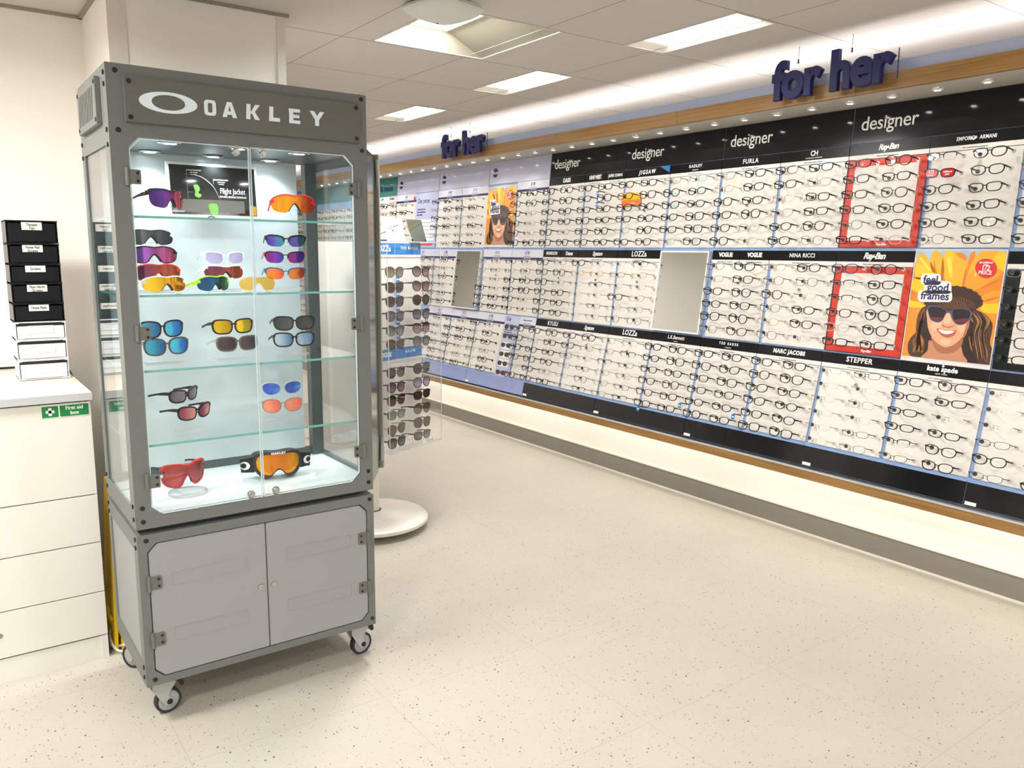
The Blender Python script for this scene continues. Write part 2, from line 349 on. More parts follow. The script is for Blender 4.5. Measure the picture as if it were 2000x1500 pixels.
# cove and ledge lights (hidden tubes of the shop fitting), soffit downlights
for k in range(12):
    y = -2.4+1.2*k
    area('cove_tube', (3.42, y, 2.17), (math.pi, math.radians(0), 0), .05, 1.15, 3.6, (1, .97, .96))
    area('ledge_tube', (3.50, y, .418), (0, math.radians(-18), 0), .05, 1.15, 1.9, (1, .95, .87))
SPOTG = mat('spot_glow', (1, .98, .95), .3, emit=30)
sp0 = None
for k in range(-4, 40):
    y = 1.591+.1935*k
    if y > 8.6: break
    M = T(3.41+min(.012*k, .08) if 0 else 3.41, y, 2.13)
    if sp0 is None:
        sp0 = thing('downlight', 'small round downlight in the soffit above the glasses wall', 'downlight', M, 'soffit downlights')
        MB().lathe([(.011, -.001), (.021, -.001), (.023, -.004), (.021, -.008), (.013, -.009), (.011, -.006)], n=20).build('trim_ring', WHITE, sp0, smooth=True)
        MB().lathe([(0, -.0065), (.0115, -.0065), (.0115, -.001)], n=16).build('lamp', SPOTG, sp0)
    else: copy_thing(sp0, M, 'small round downlight in the soffit above the glasses wall')
    if k % 2 == 0:
        l = bpy.data.lights.new('downlight_beam', 'SPOT'); l.energy = 2.6; l.spot_size = math.radians(120); l.spot_blend = .9; l.shadow_soft_size = .03; l.color = (1, .97, .93)
        o = bpy.data.objects.new('downlight_beam', l); COL.objects.link(o); o.location = (3.41, y+.01, 2.115)
# ------------------------------------------------------------------ the display wall
PITCHY = .3776; Y0 = 1.49
TP = [(3.575, 2.133), (3.516, 1.481), (3.463, 1.0), (3.336, .455)]      # facets of the wall, x and z from top to bottom
def tier_m(t, y, z, n=0):
    (xa, za), (xb, zb) = TP[t], TP[t+1]; f = (z-za)/(zb-za); x = xa+(xb-xa)*f
    v = Vector((xa-xb, 0, za-zb)).normalized(); u = Vector((0, -1, 0)); nn = u.cross(v)
    return frame_m(Vector((x, y, z))+nn*n, u, v, nn)
def tlen(t, z0, z1):
    (xa, za), (xb, zb) = TP[t], TP[t+1]; return abs(z1-z0)*math.hypot(xa-xb, za-zb)/abs(za-zb)
def ycol(k): return Y0+PITCHY*k
YEND = ycol(21)
back = MB()
for t in range(3):
    (xa, za), (xb, zb) = TP[t], TP[t+1]
    back.add([(xa, .4, za), (xb, .4, zb), (xb, YEND, zb), (xa, YEND, za), (xa+.02, .4, za), (xb+.02, .4, zb), (xb+.02, YEND, zb), (xa+.02, YEND, za)],
             [(0, 1, 2, 3), (4, 7, 6, 5), (0, 3, 7, 4), (1, 5, 6, 2), (0, 4, 5, 1), (3, 2, 6, 7)])
struct('trim_9', back, BLUEBAR)
def plate(name, label, cat, t, y_left, z_bot, wd, ht, m, group=None, n=.002, th=.004, rim=None):
    """thing whose plate is its first part; local origin bottom left"""
    th_ = thing(name, label, cat, tier_m(t, y_left, z_bot, n), group)
    MB().box(0, wd, 0, ht, 0, th).build('panel', m, th_, bevel=0)
    return th_
GAPC = mat('panel_gap', srgb(60, 70, 92), .5)
UP_B, MID_B, LOW_B = 1.49, 1.006, .555
ORD = ['first', 'second', 'third', 'fourth', 'fifth', 'sixth', 'seventh', 'eighth', 'ninth', 'tenth']
# -- tall header boards, two columns wide
def roundel(p, x, y, z):
    r = MB().prism(ell(.034, .034, 28), 0, .001).build('roundel', NAVY, p, Matrix.Translation((x, y, z)))
    text('Boots', .030, INK, r, 0, 0, .0012, shear=.35, offset=.0006)
hb = 2.128; hz = 1.964
for b in range(-2, 10):
    yl = ycol(2*b+2)-.003; wd = 2*PITCHY-.006; ht = tlen(0, hb, hz)
    if b < 4:
        lab = {-2: 'black header board out of frame', -1: 'black header board at the right edge', 0: 'glossy black designer header nearest the camera, above the red-bordered panel and its right neighbour',
               1: 'second glossy black designer header from the right', 2: 'third glossy black designer header from the right', 3: 'leftmost glossy black designer header, beside the pale header boards'}[b]
        p = plate('header_board', lab, 'sign', 0, yl, hz, wd, ht, GBLACK, 'designer header boards')
        text('designer', .088, INK, p, .038, .085, .0045, align='LEFT', res=6, offset=.0004, spacing=.98, sx=.92)
    elif b < 7:
        lab = {4: 'pale lilac header board with navy roundel, above the far sunflower poster', 5: 'pale lilac header board with roundel above two price signs, second of three', 6: 'pale lilac header board beside the teal board'}[b]
        p = plate('header_board', lab, 'sign', 0, yl, hz, wd, ht, GLILAC, 'pale header boards')
        roundel(p, .075, .085, .0045)
    else:
        lab = 'teal header board for teens beyond the pale ones' if b == 7 else 'teal header board far down the wall'
        p = plate('header_board', lab, 'sign', 0, yl, hz, wd, ht, GTEAL, 'teal header boards')
        if b == 7: text('kids & teens', .085, NAVY, p, .25, .07, .0045, align='LEFT', offset=.001)
# -- brand signs and price signs
SMALL = 'Prices include frames and lenses'
BR = ['sans', 'serif']
def brand(t, yl, zt, wd, words, label, dark=True, sub=None, st={}):
    h1 = .050; h2 = .020
    p = thing('brand_sign', label, 'sign', tier_m(t, yl-.002, zt-(h1+h2)*.985, .003), 'brand signs over the display columns')
    MB().box(0, wd-.004, h2, h1+h2, 0, .004).build('panel', mat('satin_black', (.010, .010, .011), .25, spec=.12) if dark else PANELW, p)
    s = MB().box(0, wd-.004, 0, h2, 0, .004).build('price_strip', PANELW, p)
    text(SMALL, .0078, DARKINK, s, (wd-.004)/2, h2*.45, .0044)
    yy = h2+h1*.52 if not sub else h2+h1*.62
    if words: text(words, st.get('size', .024), st.get('ink', INK if dark else DARKINK), p, (wd-.004)/2, yy, .0045, offset=st.get('off', .0005), spacing=st.get('sp', 1.1), sx=st.get('sx', .9), shear=st.get('sh', 0))
    if sub: text(sub, .0085, INK if dark else DARKINK, p, (wd-.004)/2, h2+h1*.2, .0045, spacing=1.2)
    return p
def price(t, yl, zt, wd, words, label, sub='Prices include frames and lenses'):
    p = thing('price_sign', label, 'sign', tier_m(t, yl-.002, zt-.068, .003), 'price signs over the display columns')
    MB().box(0, wd-.004, .014, .070, 0, .004).build('panel', mat('price_lilac', srgb(214, 214, 228), .35), p)
    s = MB().box(0, wd-.004, 0, .014, 0, .004).build('navy_strip', NAVY, p)
    text(SMALL, .007, INK, s, (wd-.004)/2, .007, .0044)
    text(words, .034 if len(words) < 6 else .018, NAVY, p, (wd-.004)/2, .046, .0045, sx=.8)
    text(sub, .0065, NAVY, p, (wd-.004)/2, .023, .0045)
    return p
def board(t, yl, z0, z1, wd, label, m=PANELW, screw=None):
    p = thing('display_board', label, 'display board', tier_m(t, yl-.016, z0, .002), 'white glasses display boards')
    MB().box(0, wd-.018, 0, tlen(t, z0, z1), 0, .004).build('panel', m, p)
    if screw is not None:
        MB().lathe([(.003, .004), (.0075, .006), (.0075, .010), (.003, .0105)], (wd*.48, screw, 0), 14).build('lock', STEEL, p, smooth=True)
    return p
def red_board(t, yl, z0, z1, wd, label):
    p = thing('display_board', label, 'display board', tier_m(t, yl-.003, z0, .002), 'white glasses display boards')
    h = tlen(t, z0, z1)
    MB().box(0, wd-.004, 0, h, 0, .004).build('panel', REDP, p)
    MB().box(.036, wd-.04, .032, h-.030, .004, .0055).build('white_field', PANELW, p)
    MB().box(0, .0016, 0, h, .004, .0052).box(wd-.0056, wd-.004, 0, h, .004, .0052).box(0, wd-.004, 0, .0016, .004, .0052).build('border_line', BLACK, p)
    text('Ray-Ban', .017, INK, p, wd*.55, .015, .0045, shear=.3, offset=.0004, spacing=.88)
    return p
S_T, M_T, L_T = 1.960, 1.474, .998
COLP_U = {-1: 'top column at right edge', 0: 'column above the near sunflower poster', 1: 'upper red-bordered column', 2: 'column left of the upper red-bordered one', 3: 'second column left of upper red-bordered one',
          4: 'column above the large mirror', 5: 'column up-left of the large mirror', 6: 'top column under two half-width signs', 7: 'leftmost top column under black headers', 8: 'top column right of far poster'}
BU = {-1: ('', None, {}), 0: ('EMPORIO   ARMANI', None, dict(size=.022, sx=.75)), 1: ('Ray-Ban', None, dict(size=.036, sh=.3, sp=.88, off=.001)), 2: ('CH', 'CAROLINA HERRERA', dict(size=.034, sp=.9)),
      3: ('FURLA', None, dict(size=.034, sp=1.15)), 4: ('RADLEY', 'LONDON', dict(size=.024, sp=1.3)), 5: ('JIGSAW', None, dict(size=.034, sp=1.4, sh=.15, off=.001))}
for k in range(-1, 8):
    yl = ycol(k+1); lab = f'black brand sign over the {COLP_U[k]}'
    if k in BU: wds, sub, st = BU[k]; sg = brand(0, yl, S_T, PITCHY, wds, lab, True, sub, st)
    if k == 0:
        wing = MB().stroke([(-.012, .006), (0, -.004), (.012, .006)], .004, 0, .001).stroke([(-.014, .001), (0, -.008), (.014, .001)], .003, 0, .001); wing.build('emblem', INK, sg, Matrix.Translation((.176, .046, .0045)))
    if k == 5: MB().prism([(.29, .07), (.37, .07), (.37, .03)], .004, .005).build('corner_tag', BLUEP, sg)
    if k == 6:
        brand(0, yl, S_T, PITCHY*.53, 'NINE WEST', 'black half-width brand sign, the left one of the top pair', True, None, dict(size=.036, sp=.9, sx=.68, off=.001))
        brand(0, yl-PITCHY*.53, S_T, PITCHY*.47, 'JASPER CONRAN', 'black half-width brand sign, the right one of the top pair', True, None, dict(size=.026, sx=.6))
    if k == 7: brand(0, yl, S_T, PITCHY, 'OASIS', lab, True, None, dict(size=.04, sx=.7, off=.001))
    z1 = S_T-.072
    if k == 1: red_board(0, yl, UP_B, z1, PITCHY, 'red-bordered white display board in the top tier')
    else: board(0, yl, UP_B, z1, PITCHY, f'white display board, {COLP_U[k]}', screw=.24 if k % 2 == 0 else .22)
price(0, ycol(9), S_T, PITCHY, '£130', 'price sign 130 in the top tier right of the far sunflower poster'); board(0, ycol(9), UP_B, S_T-.072, PITCHY, 'white display board right of the far sunflower poster', screw=.24)
for k, wds, lb in ((10, '£115', 'price sign 115 in the top tier left of the far sunflower poster'), (11, '£100', 'price sign 100 in the top tier beside the tall price list'), (13, '£50', 'price sign 50 left of the tall top price list')):
    price(0, ycol(k+1), S_T, PITCHY, wds, lb); board(0, ycol(k+1), UP_B, S_T-.072, PITCHY, f'white display board under the {lb[:40]}')
MB_ = MB
tagp = thing('sale_sticker', 'small red round sticker on the 50 price sign', 'sticker', tier_m(0, ycol(13)+.03, S_T-.045, .0085)); MB().prism(ell(.016, .02, 20), 0, .001).build('disc', SCARLET, tagp)
for k in range(14, 21):
    yl = ycol(k+1); board(0, yl, UP_B, S_T-.072, PITCHY, f'far white display board, top tier, {ORD[k-14]} one beyond the pale headers')
    if k < 16:
        brand(0, yl, S_T, PITCHY*.5, 'LIPSY', f'small white brand sign under the teal header, {ORD[k-14]} pair, left', False, None, dict(size=.026, sx=.8)); brand(0, yl-PITCHY*.5, S_T, PITCHY*.5, 'TED BAKER', f'small white brand sign under the teal header, {ORD[k-14]} pair, right', False, None, dict(size=.024, sx=.7))
# price list boards
def price_list(t, yl, z0, z1, wd, label, big):
    h = tlen(t, z0, z1); p = thing('price_list', label, 'sign', tier_m(t, yl-.002, z0, .003)); MB().box(0, wd-.004, 0, h, 0, .004).build('panel', mat('lilac_print', srgb(186, 192, 222), .35, coat=.3), p)
    if big: text('Our prices', .062, NAVY, p, .03, h-.07, .0045, align='LEFT', sx=.75)
    else: text('Our', .042, NAVY, p, .02, h-.03, .0045, align='LEFT', sx=.85); text('prices', .042, NAVY, p, .02, h-.072, .0045, align='LEFT', sx=.85)
    yy = h-(.14 if big else .11)
    for i, s_ in enumerate(('include frames and', 'lenses, single vision', 'all on display')): text(s_, .018 if big else .012, NAVY, p, .03 if big else .02, yy-i*(.024 if big else .016), .0045, align='LEFT', offset=.0004)
    m_ = MB(); y2 = yy-.09
    n = 7
    for i in range(n):
        if y2-.032*i-.022 < .05: break
        m_.box(.02, wd-.03, y2-.032*i-.022, y2-.032*i, .004, .005)
    m_.build('white_rows', INK, p); MB().box(.02, wd-.05, .018, .036, .004, .005).build('red_strip', SCARLET, p)
price_list(0, ycol(13), UP_B, S_T, PITCHY, 'tall lilac price list board in the top tier', True)
price_list(2, ycol(9), LOW_B+.0, L_T, PITCHY*.48, 'narrow lilac price list board in the bottom tier', False)
# middle tier
COLP_M = {-1: 'middle column at right edge', 1: 'lower red-bordered column', 2: 'middle column right under the pairs left of the red ones', 3: 'middle column right of large mirror', 5: 'middle column left of large mirror',
          6: 'middle column second left of large mirror', 7: 'middle column third left of large mirror', 8: 'middle column fourth left of large mirror', 9: 'middle column right of small mirror'}
COLP_M[2] = 'middle column left of lower red-bordered one'
mz = M_T-.072
pr = brand(1, ycol(0), M_T, PITCHY, '', 'white-topped black brand sign at the right edge, middle tier', True)
p = thing('display_board', 'black-rimmed white display board at the right edge, middle tier', 'display board', tier_m(1, ycol(0)-.003, MID_B, .002), 'white glasses display boards')
h = tlen(1, MID_B, mz); MB().box(0, PITCHY-.006, 0, h, 0, .004).build('panel', mat('green_black', srgb(14, 22, 22), .2), p); MB().box(.055, PITCHY-.02, .03, h-.004, .004, .0055).build('white_field', PANELW, p)
brand(1, ycol(2), M_T, PITCHY, 'Ray-Ban', 'black brand sign over the lower red-bordered column', True, None, dict(size=.04, sh=.3, sp=.88, off=.0012)); red_board(1, ycol(2), MID_B, mz, PITCHY, 'red-bordered white display board in the middle tier')
brand(1, ycol(3), M_T, PITCHY, 'NINA RICCI', 'black brand sign left of the one over the lower red column', True, None, dict(size=.028, sp=1.1)); board(1, ycol(3), MID_B, mz, PITCHY, 'white display board left of the lower red one', screw=.28)
for i, (lb) in enumerate(('left half of the twin black brand signs right of the large mirror', 'right half of the twin black brand signs right of the large mirror')):
    brand(1, ycol(4)-i*PITCHY/2, M_T, PITCHY/2, 'VOGUE', lb, True, None, dict(size=.031, sp=.95, off=.0016))
board(1, ycol(4), MID_B, mz, PITCHY, 'white display board right of the large mirror', screw=.30)
brand(1, ycol(6), M_T, PITCHY, 'LOZZa', 'black brand sign just left of the large mirror top', True, None, dict(size=.046, sx=.85, off=.001)); board(1, ycol(6), MID_B, mz, PITCHY, 'white display board left of the large mirror', screw=.28)
brand(1, ycol(7), M_T, PITCHY, 'Signature', 'black script brand sign, second left of the large mirror, middle tier', True, None, dict(size=.038, sh=.3, sx=.75, sp=.88)); board(1, ycol(7), MID_B, mz, PITCHY, 'white display board, second left of the large mirror', screw=.28)
brand(1, ycol(8), M_T, PITCHY*.5, 'MONSOON', 'black half-width brand sign, left of the pair in the middle tier', True, None, dict(size=.03, sx=.72, off=.001)); brand(1, ycol(8)-PITCHY*.5, M_T, PITCHY*.5, 'Dune', 'black half-width brand sign, right of the pair in the middle tier', True, None, dict(size=.034, off=.0016)); board(1, ycol(8), MID_B, mz, PITCHY, 'white display board, third left of the large mirror', screw=.28)
for k, wds, lb in ((8, '£130', 'price sign 130 in the middle tier'), (9, '£115', 'price sign 115 below the far sunflower poster'), (11, '£100', 'price sign 100 left of the small mirror'), (12, '£75', 'price sign 75 behind the sunglasses stand')):
    price(1, ycol(k+1), M_T, PITCHY, wds, lb); board(1, ycol(k+1), MID_B, mz, PITCHY, f'white display board under the {lb}', screw=.28)
for k in range(13, 21): board(1, ycol(k+1), MID_B, mz, PITCHY, f'far white display board, middle tier, {ORD[k-13]} one behind the sunglasses stand')
# bottom tier
COLP_L = {-1: 'bottom column at right edge', 0: 'column below the near sunflower poster', 1: 'column below lower red-bordered one', 2: 'bottom column down-left of red-bordered one', 3: 'bottom column down-right of large mirror',
          4: 'column below the large mirror', 5: 'bottom column down-left of large mirror', 6: 'bottom column second left of large mirror', 7: 'bottom column third left of large mirror', 8: 'half column beside narrow price list'}
BL = {-1: ('', None, {}), 0: ('kate spade', 'NEW YORK', dict(size=.03, off=.0012)), 1: ('STEPPER', None, dict(size=.034, sx=.95, off=.0008)), 2: ('MARC JACOBS', None, dict(size=.028, off=.0014, sp=1.15)), 3: ('TED BAKER', 'LONDON', dict(size=.019, sp=1.6, off=.0006)),
      4: ('L.K.Bennett', 'London', dict(size=.03, sx=.8)), 5: ('LOZZa', None, dict(size=.046, sx=.85, off=.001)), 6: ('Signature', None, dict(size=.038, sh=.3, sx=.75, sp=.88)), 7: ('KYUSU', None, dict(size=.042, sx=.8))}
lz = L_T-.072
for k in range(-1, 8):
    wds, sub, st = BL[k]; sg = brand(2, ycol(k+1), L_T, PITCHY, wds, f'black brand sign over the {COLP_L[k]}', True, sub, st)
    if k == 0: MB().prism([(0, .007), (.006, 0), (0, -.007), (-.006, 0)], .004, .005).build('emblem', INK, sg, Matrix.Translation((.188, .066, 0)))
    board(2, ycol(k+1), LOW_B+.012, lz, PITCHY, f'white display board, {COLP_L[k]}', screw=.305)
price(2, ycol(8)+PITCHY*.52, L_T, PITCHY*.52, 'clip-on sun lenses', 'narrow price sign for clip-on sun lenses'); board(2, ycol(8)+PITCHY*.52, LOW_B+.012, lz, PITCHY*.52, 'narrow white display board with dark clip-on lenses')
for k, wds, lb in ((9, '£130', 'price sign 130 left of the narrow price list'), (10, '£115', 'price sign 115 below the small mirror'), (11, '£115', 'price sign 115 left of the one below the small mirror')):
    price(2, ycol(k+1), L_T, PITCHY, wds, lb); board(2, ycol(k+1), LOW_B+.012, lz, PITCHY, f'white display board under the {lb}')
for k in range(12, 21): board(2, ycol(k+1), LOW_B+.012, lz, PITCHY, f'far white display board, bottom tier, {ORD[k-12]} one behind the sunglasses stand')
# kick boards along the bottom
for b in range(-1, 10):
    yl = ycol(2*b+2); h = tlen(2, .457, .549)
    p = plate('kick_board', (f'glossy black bottom board, {ORD[b+1]} from the right edge' if b < 4 else f'glossy periwinkle bottom board, {ORD[b-4]} from the black ones'), 'panel', 2, yl-.002, .457, 2*PITCHY-.004, h, GBLACK if b < 4 else GLILAC2, 'bottom boards of the display wall')
    MB().box(.006, .05, .004, .018, .004, .006).build('white_tab', INK, p)
    MB().box(0, 2*PITCHY-.004, h-.004, h+.006, -.001, .003).build('blue_rail', BLUEBAR, p)
# ------------------------------------------------------------------ sunflower posters (flat prints, traced in a 1000 x 1250 sheet)
def homog(src, dst):
    A = []; B = []
    for (x, y), (X, Y) in zip(src, dst):
        A += [[x, y, 1, 0, 0, 0, -X*x, -X*y], [0, 0, 0, x, y, 1, -Y*x, -Y*y]]; B += [X, Y]
    h_ = np.linalg.solve(np.array(A, float), np.array(B, float)); return lambda p: ((h_[0]*p[0]+h_[1]*p[1]+h_[2])/(h_[6]*p[0]+h_[7]*p[1]+1), (h_[3]*p[0]+h_[4]*p[1]+h_[5])/(h_[6]*p[0]+h_[7]*p[1]+1))
PW = PITCHY-.012; PH = tlen(1, 1.02, 1.478)
H = homog([(300, 100), (1360, 100), (1140, 1385), (130, 1290)], [(0, PH), (PW, PH), (PW, 0), (0, 0)])
def cr(pts, n=5, closed=True):
    P = pts; N_ = len(P); out = []
    for i in range(N_ if closed else N_-1):
        p0, p1, p2, p3 = (P[(i-1) % N_], P[i], P[(i+1) % N_], P[(i+2) % N_]) if closed else (P[max(i-1, 0)], P[i], P[i+1], P[min(i+2, N_-1)])
        for j in range(n):
            t = j/n; out.append(tuple(.5*((2*p1[a])+(-p0[a]+p2[a])*t+(2*p0[a]-5*p1[a]+4*p2[a]-p3[a])*t*t+(-p0[a]+3*p1[a]-3*p2[a]+p3[a])*t**3) for a in (0, 1)))
    if not closed: out.append(P[-1])
    return out
def clip(pts):
    def c(P, f, ins):
        o = []
        for i in range(len(P)):
            a, b = P[i-1], P[i]; ia, ib = ins(a), ins(b)
            if ia != ib: o.append(f(a, b))
            if ib: o.append(b)
        return o
    for ax, lim, sg in ((0, 0, 1), (0, PW, -1), (1, 0, 1), (1, PH, -1)):
        def ins(p, ax=ax, lim=lim, sg=sg): return (p[ax]-lim)*sg >= 0
        def f(a, b, ax=ax, lim=lim):
            t = (lim-a[ax])/(b[ax]-a[ax]); return (a[0]+(b[0]-a[0])*t, a[1]+(b[1]-a[1])*t)
        pts = c(pts, f, ins)
        if not pts: return pts
    return pts
def pm(name, rgb): return mat('print_'+name, srgb(*rgb), .35, coat=.45)
def make_poster(label, M):
    p = thing('sunflower_poster', label, 'poster', M, 'sunflower posters on the display wall')
    MB().box(-.004, PW+.004, -.02, PH+.004, 0, .004).build('acrylic_frame', mat('poster_margin', srgb(226, 224, 226), .25), p)
    lay = MB(); mats = []; idx = {}; z = [.0042]
    def L(rgb, polys, smooth=True):
        if rgb not in idx: idx[rgb] = len(mats); mats.append(pm('%02x%02x%02x' % rgb, rgb))
        lay.mi = idx[rgb]; z[0] += .00012
        for q in polys:
            q = clip([H(a) for a in (cr(q) if smooth else q)])
            if len(q) > 2: lay.flat(q, z[0])
    L((168, 196, 218), [[(250, 60), (1400, 60), (1400, 400), (250, 400)]], False)
    L((238, 146, 40), [[(230, 250), (1400, 250), (1400, 1420), (100, 1420)]], False)
    rnd = random.Random(3)
    # petals
    L((244, 176, 30), [[(300, 200), (350, 130), (430, 190), (520, 330), (560, 420), (420, 420), (280, 400)], [(455, 250), (480, 130), (530, 100), (600, 160), (620, 330), (600, 440), (500, 380)],
                       [(600, 470), (590, 280), (630, 160), (760, 120), (880, 170), (900, 300), (860, 480), (760, 520)], [(980, 180), (1060, 110), (1180, 100), (1250, 110), (1240, 260), (1120, 420), (950, 520), (880, 480), (920, 300)]])
    L((250, 198, 20), [[(290, 330), (300, 250), (420, 300), (520, 380), (560, 450), (400, 440), (280, 420)], [(270, 420), (380, 430), (420, 520), (380, 640), (250, 560)], [(635, 100), (700, 95), (740, 160), (700, 300), (640, 260)],
                       [(1240, 130), (1350, 140), (1340, 330), (1200, 420), (1150, 350)], [(220, 660), (330, 690), (410, 745), (300, 752), (215, 740)], [(1040, 700), (1250, 660), (1250, 800), (1120, 810), (1040, 770)]])
    L((232, 134, 22), [[(760, 140), (830, 130), (880, 170), (885, 220), (830, 200)], [(900, 240), (930, 140), (985, 110), (975, 190), (910, 330), (880, 480), (860, 420)], [(950, 520), (1100, 430), (1300, 330), (1320, 440), (1280, 560), (1100, 620), (1000, 590)], [(240, 560), (330, 600), (320, 680), (225, 660)]])
    L((240, 156, 30), [[(870, 500), (900, 380), (1060, 300), (1300, 330), (1200, 430), (1050, 520), (940, 560)], [(1040, 640), (1200, 560), (1290, 580), (1260, 690), (1060, 700)]])
    L((214, 116, 20), [cr([(600, 300), (612, 380), (640, 500), (628, 500), (600, 400)], 3), cr([(830, 520), (850, 400), (880, 300), (872, 420), (845, 520)], 3), cr([(500, 200), (520, 300), (560, 430), (540, 430), (505, 320)], 3), cr([(320, 380), (420, 400), (540, 450), (420, 425)], 3), cr([(1040, 540), (1180, 460), (1290, 430), (1180, 490)], 3), cr([(1040, 690), (1180, 640), (1270, 630), (1180, 665)], 3)], False)
    L((252, 214, 70), [[(660, 200), (690, 180), (720, 300), (700, 420), (670, 330)], [(1010, 240), (1100, 190), (1130, 210), (1040, 330), (980, 400)], [(330, 200), (360, 190), (470, 330), (430, 320)]])
    # hair
    L((76, 46, 32), [[(400, 740), (340, 790), (300, 900), (305, 1010), (230, 1100), (200, 1180), (230, 1290), (420, 1300), (560, 1000), (500, 760)], [(900, 760), (1030, 790), (1120, 850), (1180, 930), (1170, 1030), (1150, 1150), (1200, 1270), (1140, 1400), (860, 1380), (800, 1200), (900, 1000)]])
    L((116, 76, 50), [[(350, 800), (400, 780), (380, 900), (330, 1000), (310, 960)], [(960, 800), (1080, 850), (1130, 950), (1060, 1000), (1010, 920)], [(930, 1010), (1010, 1080), (1090, 1220), (1120, 1370), (1030, 1250), (940, 1150)], [(250, 1120), (340, 1060), (380, 1130), (300, 1230)], [(1040, 930), (1100, 1010), (1080, 1120), (1030, 1040)]])
    st2 = []
    for i in range(26):
        x = 300+rnd.random()*130; st2.append(cr([(x+60, 780), (x-10, 900+rnd.random()*60), (x+20-80*rnd.random(), 1060), (x-60+rnd.random()*60, 1230), (x-52+rnd.random()*50, 1238), (x+34-70*rnd.random(), 1060), (x, 920)], 3))
        x = 930+rnd.random()*200; st2.append(cr([(x-60, 800), (x+10+40*rnd.random(), 900), (x-20-20*rnd.random(), 1050), (x+20*rnd.random(), 1250), (x+8, 1330), (x-8, 1250), (x-36, 1050), (x, 910)], 3))
    L((150, 104, 66), st2[::2], False); L((52, 30, 24), st2[1::2], False); L((158, 112, 72), st2[2::5], False)
    L((48, 30, 26), [[(430, 800), (440, 900), (480, 1100), (440, 1290), (380, 1300), (400, 1150), (350, 1050), (370, 940)], [(830, 1140), (880, 1040), (930, 900), (960, 960), (900, 1120), (960, 1270), (1010, 1380), (850, 1380)]])
    # neck, face
    L((196, 138, 104), [[(450, 1120), (430, 1230), (370, 1290), (380, 1330), (860, 1370), (840, 1270), (800, 1150), (700, 1190), (540, 1170)]])
    L((170, 108, 78), [[(470, 1080), (560, 1150), (640, 1190), (760, 1160), (840, 1080), (820, 1180), (700, 1260), (540, 1240)]])
    L((226, 168, 132), [[(430, 760), (425, 900), (445, 1010), (500, 1110), (590, 1180), (660, 1195), (760, 1150), (850, 1060), (900, 960), (925, 800), (800, 700), (560, 700)]])
    L((240, 188, 154), [[(470, 930), (540, 900), (600, 940), (560, 980), (490, 1010)], [(640, 800), (690, 800), (700, 900), (680, 930), (620, 920)], [(780, 960), (870, 930), (870, 1000), (820, 1040)], [(580, 1110), (690, 1110), (680, 1160), (610, 1160)]])
    L((184, 114, 84), [[(600, 940), (640, 962), (700, 962), (740, 945), (735, 960), (690, 980), (630, 975), (598, 958)], [(880, 940), (915, 900), (905, 980), (840, 1075), (860, 1010)]])
    L((190, 96, 84), [[(535, 985), (600, 1000), (680, 1008), (765, 1010), (740, 1060), (670, 1090), (600, 1070), (560, 1030)]])
    L((246, 238, 226), [[(560, 998), (640, 1010), (740, 1016), (700, 1042), (640, 1050), (590, 1032)]])
    # seed head
    seeds = []
    for i in range(48):
        a = math.pi*2*i/48; r_ = 1+.05*(i % 2); seeds.append((730+335*math.cos(a)*r_, 700+(190 if math.sin(a) < 0 else 95)*math.sin(a)*r_))
    L((58, 30, 26), [seeds], False)
    L((74, 42, 30), [[(620, 720), (680, 680), (760, 660), (850, 690), (920, 760), (820, 780), (700, 770), (640, 745)]])
    dots = []
    for i in range(170):
        a = i*2.39996; r_ = math.sqrt(i/170); x, y = 760+230*r_*math.cos(a), 735+105*r_*math.sin(a)
        if y < 770: dots.append([(x-5, y), (x, y-4), (x+5, y), (x, y+4)])
    L((190, 134, 62), dots, False)
    # sunglasses
    L((84, 80, 104), [[(435, 735), (560, 735), (650, 775), (700, 790), (760, 758), (860, 756), (950, 800), (925, 880), (850, 940), (770, 940), (720, 890), (690, 820), (650, 820), (600, 900), (540, 920), (470, 890), (440, 820)]])
    L((30, 20, 30), [[(450, 752), (560, 748), (640, 780), (645, 810), (600, 885), (545, 905), (480, 880), (450, 820)], [(725, 790), (775, 768), (860, 768), (925, 800), (910, 870), (850, 925), (780, 925), (735, 880)]])
    L((112, 40, 48), [[(470, 860), (600, 870), (575, 893), (530, 900), (485, 880)], [(745, 890), (900, 875), (850, 920), (785, 918)]])
    # badge and slogan
    L((212, 24, 36), [ell(125, 110, 36, 1113, 305)], False)
    L((250, 248, 250), [rrect(352, 590, 370, 500, 45), rrect(390, 710, 455, 600, 45), rrect(318, 718, 560, 690, 45)], False)
    pr_ = lay.build('print', mats, p)
    def wtxt(s, cx, cy, size, m, off, sx=1, sp=1, sh=0, rot=0):
        X, Y = H((cx, cy)); o = text(s, size, m, pr_, X, Y, z[0]+.0004, offset=off, sx=sx, spacing=sp, extrude=.0002, shear=sh)
    for s_, x, y in (('feel', 468, 440), ('good', 552, 528), ('frames', 517, 625)): wtxt(s_, x, y, .047, NAVY, .0012, .95, 1.0)
    wtxt('1/2', 1112, 305, .030, INK, .0004, .95, .95); wtxt('PRICE', 1103, 358, .022, INK, .0003, .95, .98)
    wtxt('all additional', 1117, 240, .011, INK, .0003, 1, .95); wtxt('pairs', 1112, 266, .010, INK, .0003)
    return p
P1 = make_poster('large sunflower poster of a smiling person in dark sunglasses, near the right edge', tier_m(1, ycol(1)-.005, 1.020, .004))
copy_thing(P1, tier_m(0, ycol(10)-.005, 1.512, .004) @ Matrix.Diagonal((1, .94, 1, 1)), 'small-looking sunflower poster far down the wall, in the top tier')
